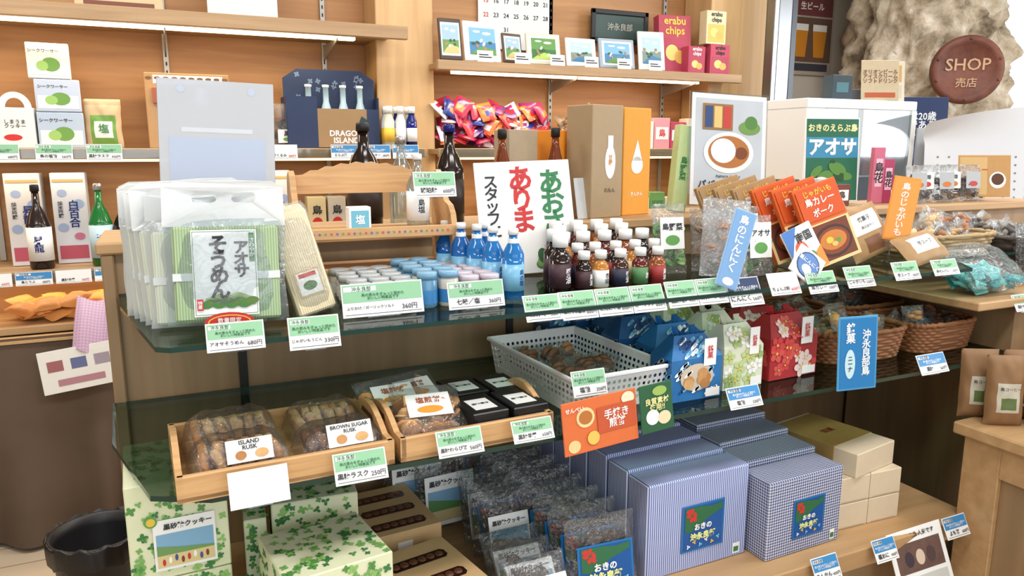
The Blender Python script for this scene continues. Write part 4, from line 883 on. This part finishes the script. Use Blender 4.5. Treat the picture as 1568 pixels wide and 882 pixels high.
o.text("DRAGON\nISLAND",.034,.05,.05,TAGW,-.001,bold=.03); o.prism([(.1,.09),(.12,.14),(.15,.12),(.17,.13),(.13,.08)],-.0012,-.0008,pm((30,60,70)))
o.done(.70,3.38,1.502)
o=B("mini_drink_bottles")
for i in range(3):
    for j in range(2):
        c_=[pm((206,212,196),.15),pm((220,222,224),.15),COBD][(i+j)%3]
        o.lathe([(.022,0),(.024,.004),(.024,.03),(.0245,.03,[YEL,TAGW,TAGW][i]),(.0245,.09),(.024,.09),(.024,.12),(.014,.145),(.014,.155),(.016,.155,CAPW),(.016,.185,CAPW),(0,.185,CAPW)],c_,(.052*i,.055*j,0),16)
o.done(.935,3.345,1.502)
for xx,s_ in [(-.53,'g'),(-.36,'g'),(-.195,'g'),(.46,'w'),(.72,'b'),(.86,'b'),(.99,'b')]: tag(xx,3.28,1.455,.12,.06,s_,lean=6)
for i in range(6): tag(-.60+.13*i,3.28,.992,.12,.05,'b' if i%2 else 'w',lean=6)
def sake(x,m,lab,txt,h=.32,r=.042,y=3.36):
    return bottle("sake_bottle",x,y,1.047,r,h,m,BLACK if m is not GRN else CAPS,lab,(.1,.5),neck=.45,nr=.32,text=txt,ts=.034,tm=COBD)
sake(-.447,pm((40,28,26),.12),TAGW,"昇龍"); sake(-.237,GRN,pm((190,216,226)),"天下"); sake(-.155,DKG,pm((40,40,50)),"黒",h=.28)
PB_=pm((150,170,210))
def sk(x,c_,txt): 
    carton("sake_gift_box",x,3.46,1.047,.12,.36,.11,paper(c_,.03),D(('r',.08,.92,.05,.2,pm((180,80,100))),('e',.25,.40,.16,.05,PB_),('e',.75,.66,.16,.05,PB_),('e',.3,.78,.14,.04,PB_),('e',.7,.30,.16,.04,pm((190,110,140))),('t',txt,.11,.6,.55,COBD,True),('t',"純米吟醸",.05,.22,.6,INK,True),('r',.05,.95,.9,.93,pm((190,160,105)))),bev=.002)
sk(-.50,(216,216,220),"昇龍"); sk(-.345,(210,216,228),"白百合")
sk(.27,(220,220,216),"稲乃露"); sk(.45,(214,214,220),"えらぶ"); bottle("sake_bottle",.36,3.37,1.047,.042,.31,DKG,BLACK,TAGW,(.1,.5),neck=.45,nr=.32,text="稲",ts=.05)
for i in range(3): carton("craft_gift_box",.62+.09*i,3.45,1.047,.08,.24,.08,paper([(220,204,160),(204,196,180),(180,140,104)][i],.04),D(('e',.5,.5,.3,.12,RED),('t',"島",.2,.5,.75,INK)))
pile("cracker_bag_pile",-.39,3.42,.832,.26,.12,.06,[pm((214,140,70)),pm((226,160,90))],18,.10,None,flat=True)
o=B("pink_cloth"); vs=[];fs=[]
for j in range(13):
    for i in range(13): vs.append((-.1+.2*i/12,-.0-.03*math.sin(j/12*2.2)-.012*math.sin(i*.9),.20*j/12-.02*math.sin(i*.5)))
for j in range(12):
    for i in range(12): a=j*13+i; fs.append((a,a+1,a+14,a+13))
o.add(vs,fs,stripes("pink_check",(206,176,198),(184,150,180),90,(0,2),.5),True); o.done(-.26,3.17,.74,lean=30,roll=8)
carton("printed_notice",-.33,3.14,.60,.26,.16,.002,paper((226,224,218),.03),D(('r',.1,.3,.5,.75,pm((150,90,90))),('r',.4,.6,.5,.75,pm((90,100,140))),('r',.7,.9,.5,.75,pm((150,140,150))),('r',.2,.8,.15,.3,pm((170,120,130)))),lean=10,roll=-6)
carton("flat_gift_box",-.1,3.34,2.022,.30,.05,.12,paper((216,190,150)),D(('r',.1,.9,.2,.5,pm((120,70,50)))))
o=B("mini_easel"); 
for sx in (-.08,.08): o.prism([(sx-.008,0),(sx+.008,0),(sx*.3+.008,.25),(sx*.3-.008,.25)],0,.01,W_RACK)
o.box(-.11,.11,-.01,.01,.03,.045,W_RACK); o.box(-.14,.14,-.008,0,.045,.3,WG); o.done(.36,3.50,2.007)
SKY=pm((116,170,206)); SEA=pm((60,120,166)); FLD=pm((90,140,70))
def photo(x,w,h,frame,k,rz=0):
    o=B("photo_frame"); o.box(-w/2,w/2,0,.012,0,h,frame,.003); 
    o.rect(-w*.42,w*.42,h*.1,h*.9,WG); 
    a,b_,c_=[(SKY,SEA,FLD),(FLD,pm((50,110,50)),pm((170,200,90))),(pm((170,200,220)),pm((120,140,130)),SEA),(pm((150,180,200)),FLD,pm((200,180,116)))][k%4]
    o.rect(-w*.36,w*.36,h*.16,h*.84,a,-.001); o.rect(-w*.36,w*.36,h*.16,h*.48,b_,-.0014); o.tri([(-w*.36,h*.16),(w*.36,h*.16),(w*.36,h*.30),(0,h*.38),(-w*.2,h*.28)],c_,-.0018)
    for q in range(7): o.ell(w*random.uniform(-.28,.28),h*random.uniform(.3,.55),w*.06,h*.04,[pm((40,80,50)),pm((200,210,200)),pm((160,120,90))][q%3],-.002-.0001*q,8,q)
    o.ell(w*.12,h*.70,w*.12,h*.04,WG,-.0018); o.ell(-w*.15,h*.74,w*.10,h*.03,WG,-.0018)
    o.prism([(0.012,0),(.06,0),(.012,h*.7)],-.01,.01,frame,'yz')
    return o.done(x,3.38,1.893,rz,10)
for x,w,h,f_,k,rz in ((1.25,.11,.19,pm((60,48,38)),3,0),(1.41,.19,.185,TAGW,0,4),(1.565,.11,.14,pm((80,60,44)),3,10),(1.73,.185,.15,pm((206,200,186)),1,0),(1.94,.17,.14,WG,2,0),(2.15,.21,.15,pm((150,164,178)),0,0),(2.36,.15,.20,WG,2,-8)): photo(x,w,h,f_,k,rz)
for i in range(6): carton("small_label_card",1.40+.19*i,3.335,1.893,.08,.055,.002,TAGW,D(('r',.1,.9,.4,.5,INK),('r',.1,.7,.6,.7,INK)),lean=8)
o=B("dark_picture_frame"); w,h=.36,.17; 
for a in ((-w/2,w/2,0,.025),(-w/2,w/2,h-.025,h),(-w/2,-w/2+.025,0,h),(w/2-.025,w/2,0,h)): o.box(a[0],a[1],0,.015,a[2],a[3],BLACK,.003)
o.rect(-w*.45,w*.45,.01,h-.01,pm((50,74,70)),.008); o.text("沖永良部",.04,0,h*.5,pm((170,170,160)),.006); o.done(2.30,3.60,2.06,ground=False)
o=B("hanging_calendar"); w,h=.42,.54; o.box(-w/2,w/2,0,.003,0,h,paper((220,224,224),.02)); o.rect(-w*.45,-w*.2,h*.80,h*.95,SEA)
o.text("1月",.06,.0,h*.87,INK)
for r_ in range(5):
    for c_ in range(7):
        if r_*7+c_<31: o.text(str(r_*7+c_+1),.030,-w*.4+w*.133*c_,h*.68-r_*.068,RED if c_==0 else INK)
o.done(1.70,3.645,2.00,ground=False)
def chips(x,y,z,w,h,c_,tc_,rz=0,ln=0): carton("chips_box",x,y,z,w,h,.06,paper(c_,.05),D(('r',.08,.92,.06,.6,pm((220,180,86)) if c_[1]>150 else pm((170,54,80))),('e',.4,.35,.2,.14,pm((230,204,116))),('e',.65,.28,.18,.12,pm((216,170,86))),('t',"erabu\nchips",.22,.5,.8,tc_)),rz,ln)
chips(2.53,3.41,1.893,.19,.30,(176,66,84),YEL,-8,6); chips(2.62,3.35,1.893,.11,.14,(180,60,88),TAGW); chips(2.77,3.345,1.893,.13,.155,(190,70,96),INK)
chips(2.74,3.35,2.05,.13,.17,(226,212,170),INK)
CC=[pm((180,36,50),.3),pm((130,40,110),.3),pm((40,60,140),.3),pm((200,56,56),.3),pm((80,40,110),.3),pm((210,110,50),.3),pm((216,200,210),.3),pm((170,30,76),.3),pm((226,226,230),.3),pm((186,40,70),.3)]
pile("candy_bag_pile",1.50,3.44,1.502,.62,.10,.20,CC,120,.085,None); pile("cracker_bag_pile",1.98,3.44,1.502,.16,.12,.16,[pm((196,140,84)),pm((180,110,56))],16,.11)
for i in range(5): carton("small_sweets_box",2.24+.105*i,3.40,1.502,.10,.16-.02*(i%2),.07,paper([(196,110,130),(220,216,210),(204,140,150),(170,50,84),(214,190,170)][i],.04),D(('r',.1,.9,.3,.7,WG),('t',"島",.3,.5,.5,RED)))
pile("candy_bag_pile",1.75,3.44,1.047,.5,.10,.22,[pm((206,120,50)),pm((220,150,80)),pm((170,56,46)),pm((226,196,136))],60,.10,None)
for i in range(6): carton("green_tea_box",2.05+.1*i,3.42,1.047,.095,.22-.03*(i%2),.09,paper([(200,214,176),(110,160,90),(220,222,210)][i%3],.04),D(('r',.1,.9,.4,.8,pm((70,130,70))),('t',"茶",.25,.5,.6,WG)))
o=B("trash_bin"); PB=pm((26,26,30),.45)
o.lathe([(.095,0),(.10,.005),(.13,.32),(.136,.32),(.136,.335),(.128,.335),(.12,.30),(.093,.02),(.0,.02)],PB,seg=36)
vs=[];fs=[]
for j in range(4):
    for i in range(48):
        a=2*math.pi*i/48; rr=[.128,.138,.143,.141][j]+.003*math.sin(i*2.3+j); zz=[.30,.34,.33,.27][j]+.006*math.sin(i*1.7); vs.append((rr*math.cos(a),rr*math.sin(a),zz))
for j in range(3):
    for i in range(48): fs.append((j*48+i,j*48+(i+1)%48,(j+1)*48+(i+1)%48,(j+1)*48+i))
o.add(vs,fs,pm((18,18,20),.3),True); o.done(-.27,2.50,0)
# =============================================================== LIGHT
def area(name,loc,rot,sx,sy,e,col=(1,1,1)):
    l=bpy.data.lights.new(name,'AREA'); l.shape='RECTANGLE'; l.size=sx; l.size_y=sy; l.energy=e; l.color=col
    o=bpy.data.objects.new(name,l); COL.objects.link(o); o.location=loc; o.rotation_euler=rot; return o
for i,(x,y) in enumerate(((-1,.4),(1,.4),(3,.4),(-.6,2.5),(1.4,2.5),(3.4,2.4))):
    area("ceiling_light",(x,y,2.9),(0,0,0),1.3,.3,24,(1,.98,.95))
area("shelf_led_light",(-.4,3.38,1.955),(R(-12),0,0),2.2,.03,6.5,(1,.84,.60))
area("shelf_led_light",(1.9,3.38,1.835),(R(-12),0,0),1.3,.03,4.6,(1,.84,.60))
area("shelf_led_light",(-.4,3.4,1.445),(0,0,0),2.2,.03,3.0,(1,.82,.58)); area("shelf_led_light",(1.9,3.4,1.445),(0,0,0),1.4,.03,3.2,(1,.82,.58)); area("shelf_led_light",(-.4,3.5,1.0),(0,0,0),2.2,.03,3.2,(1,.76,.48))
area("window_daylight",(7.0,4.1,1.8),(R(90),0,R(-20)),2.3,1.5,120,(.86,.93,1))
area("entrance_daylight",(.5,-2.3,1.9),(R(82),0,0),4,1.8,54,(.95,.97,1))
area("side_entrance_daylight",(6.5,-.5,2.2),(R(75),0,R(55)),2.5,1.6,110,(.92,.96,1))
w=bpy.data.worlds.new("world"); SC.world=w; w.use_nodes=True; bg=w.node_tree.nodes["Background"]; bg.inputs[0].default_value=(.9,.95,1,1); bg.inputs[1].default_value=.4
SC.view_settings.view_transform='Standard'; SC.view_settings.look='None'; SC.view_settings.exposure=0.08
# =============================================================== CAMERA
cd=bpy.data.cameras.new("camera"); cam=bpy.data.objects.new("camera",cd); COL.objects.link(cam); SC.camera=cam
cd.sensor_width=36; cd.lens=1150/1568*36; cd.clip_start=.02
cam.location=(0,0,1.5); cam.rotation_euler=(R(90-10.5),0,R(-24.7))
print("objs",len(bpy.data.objects))
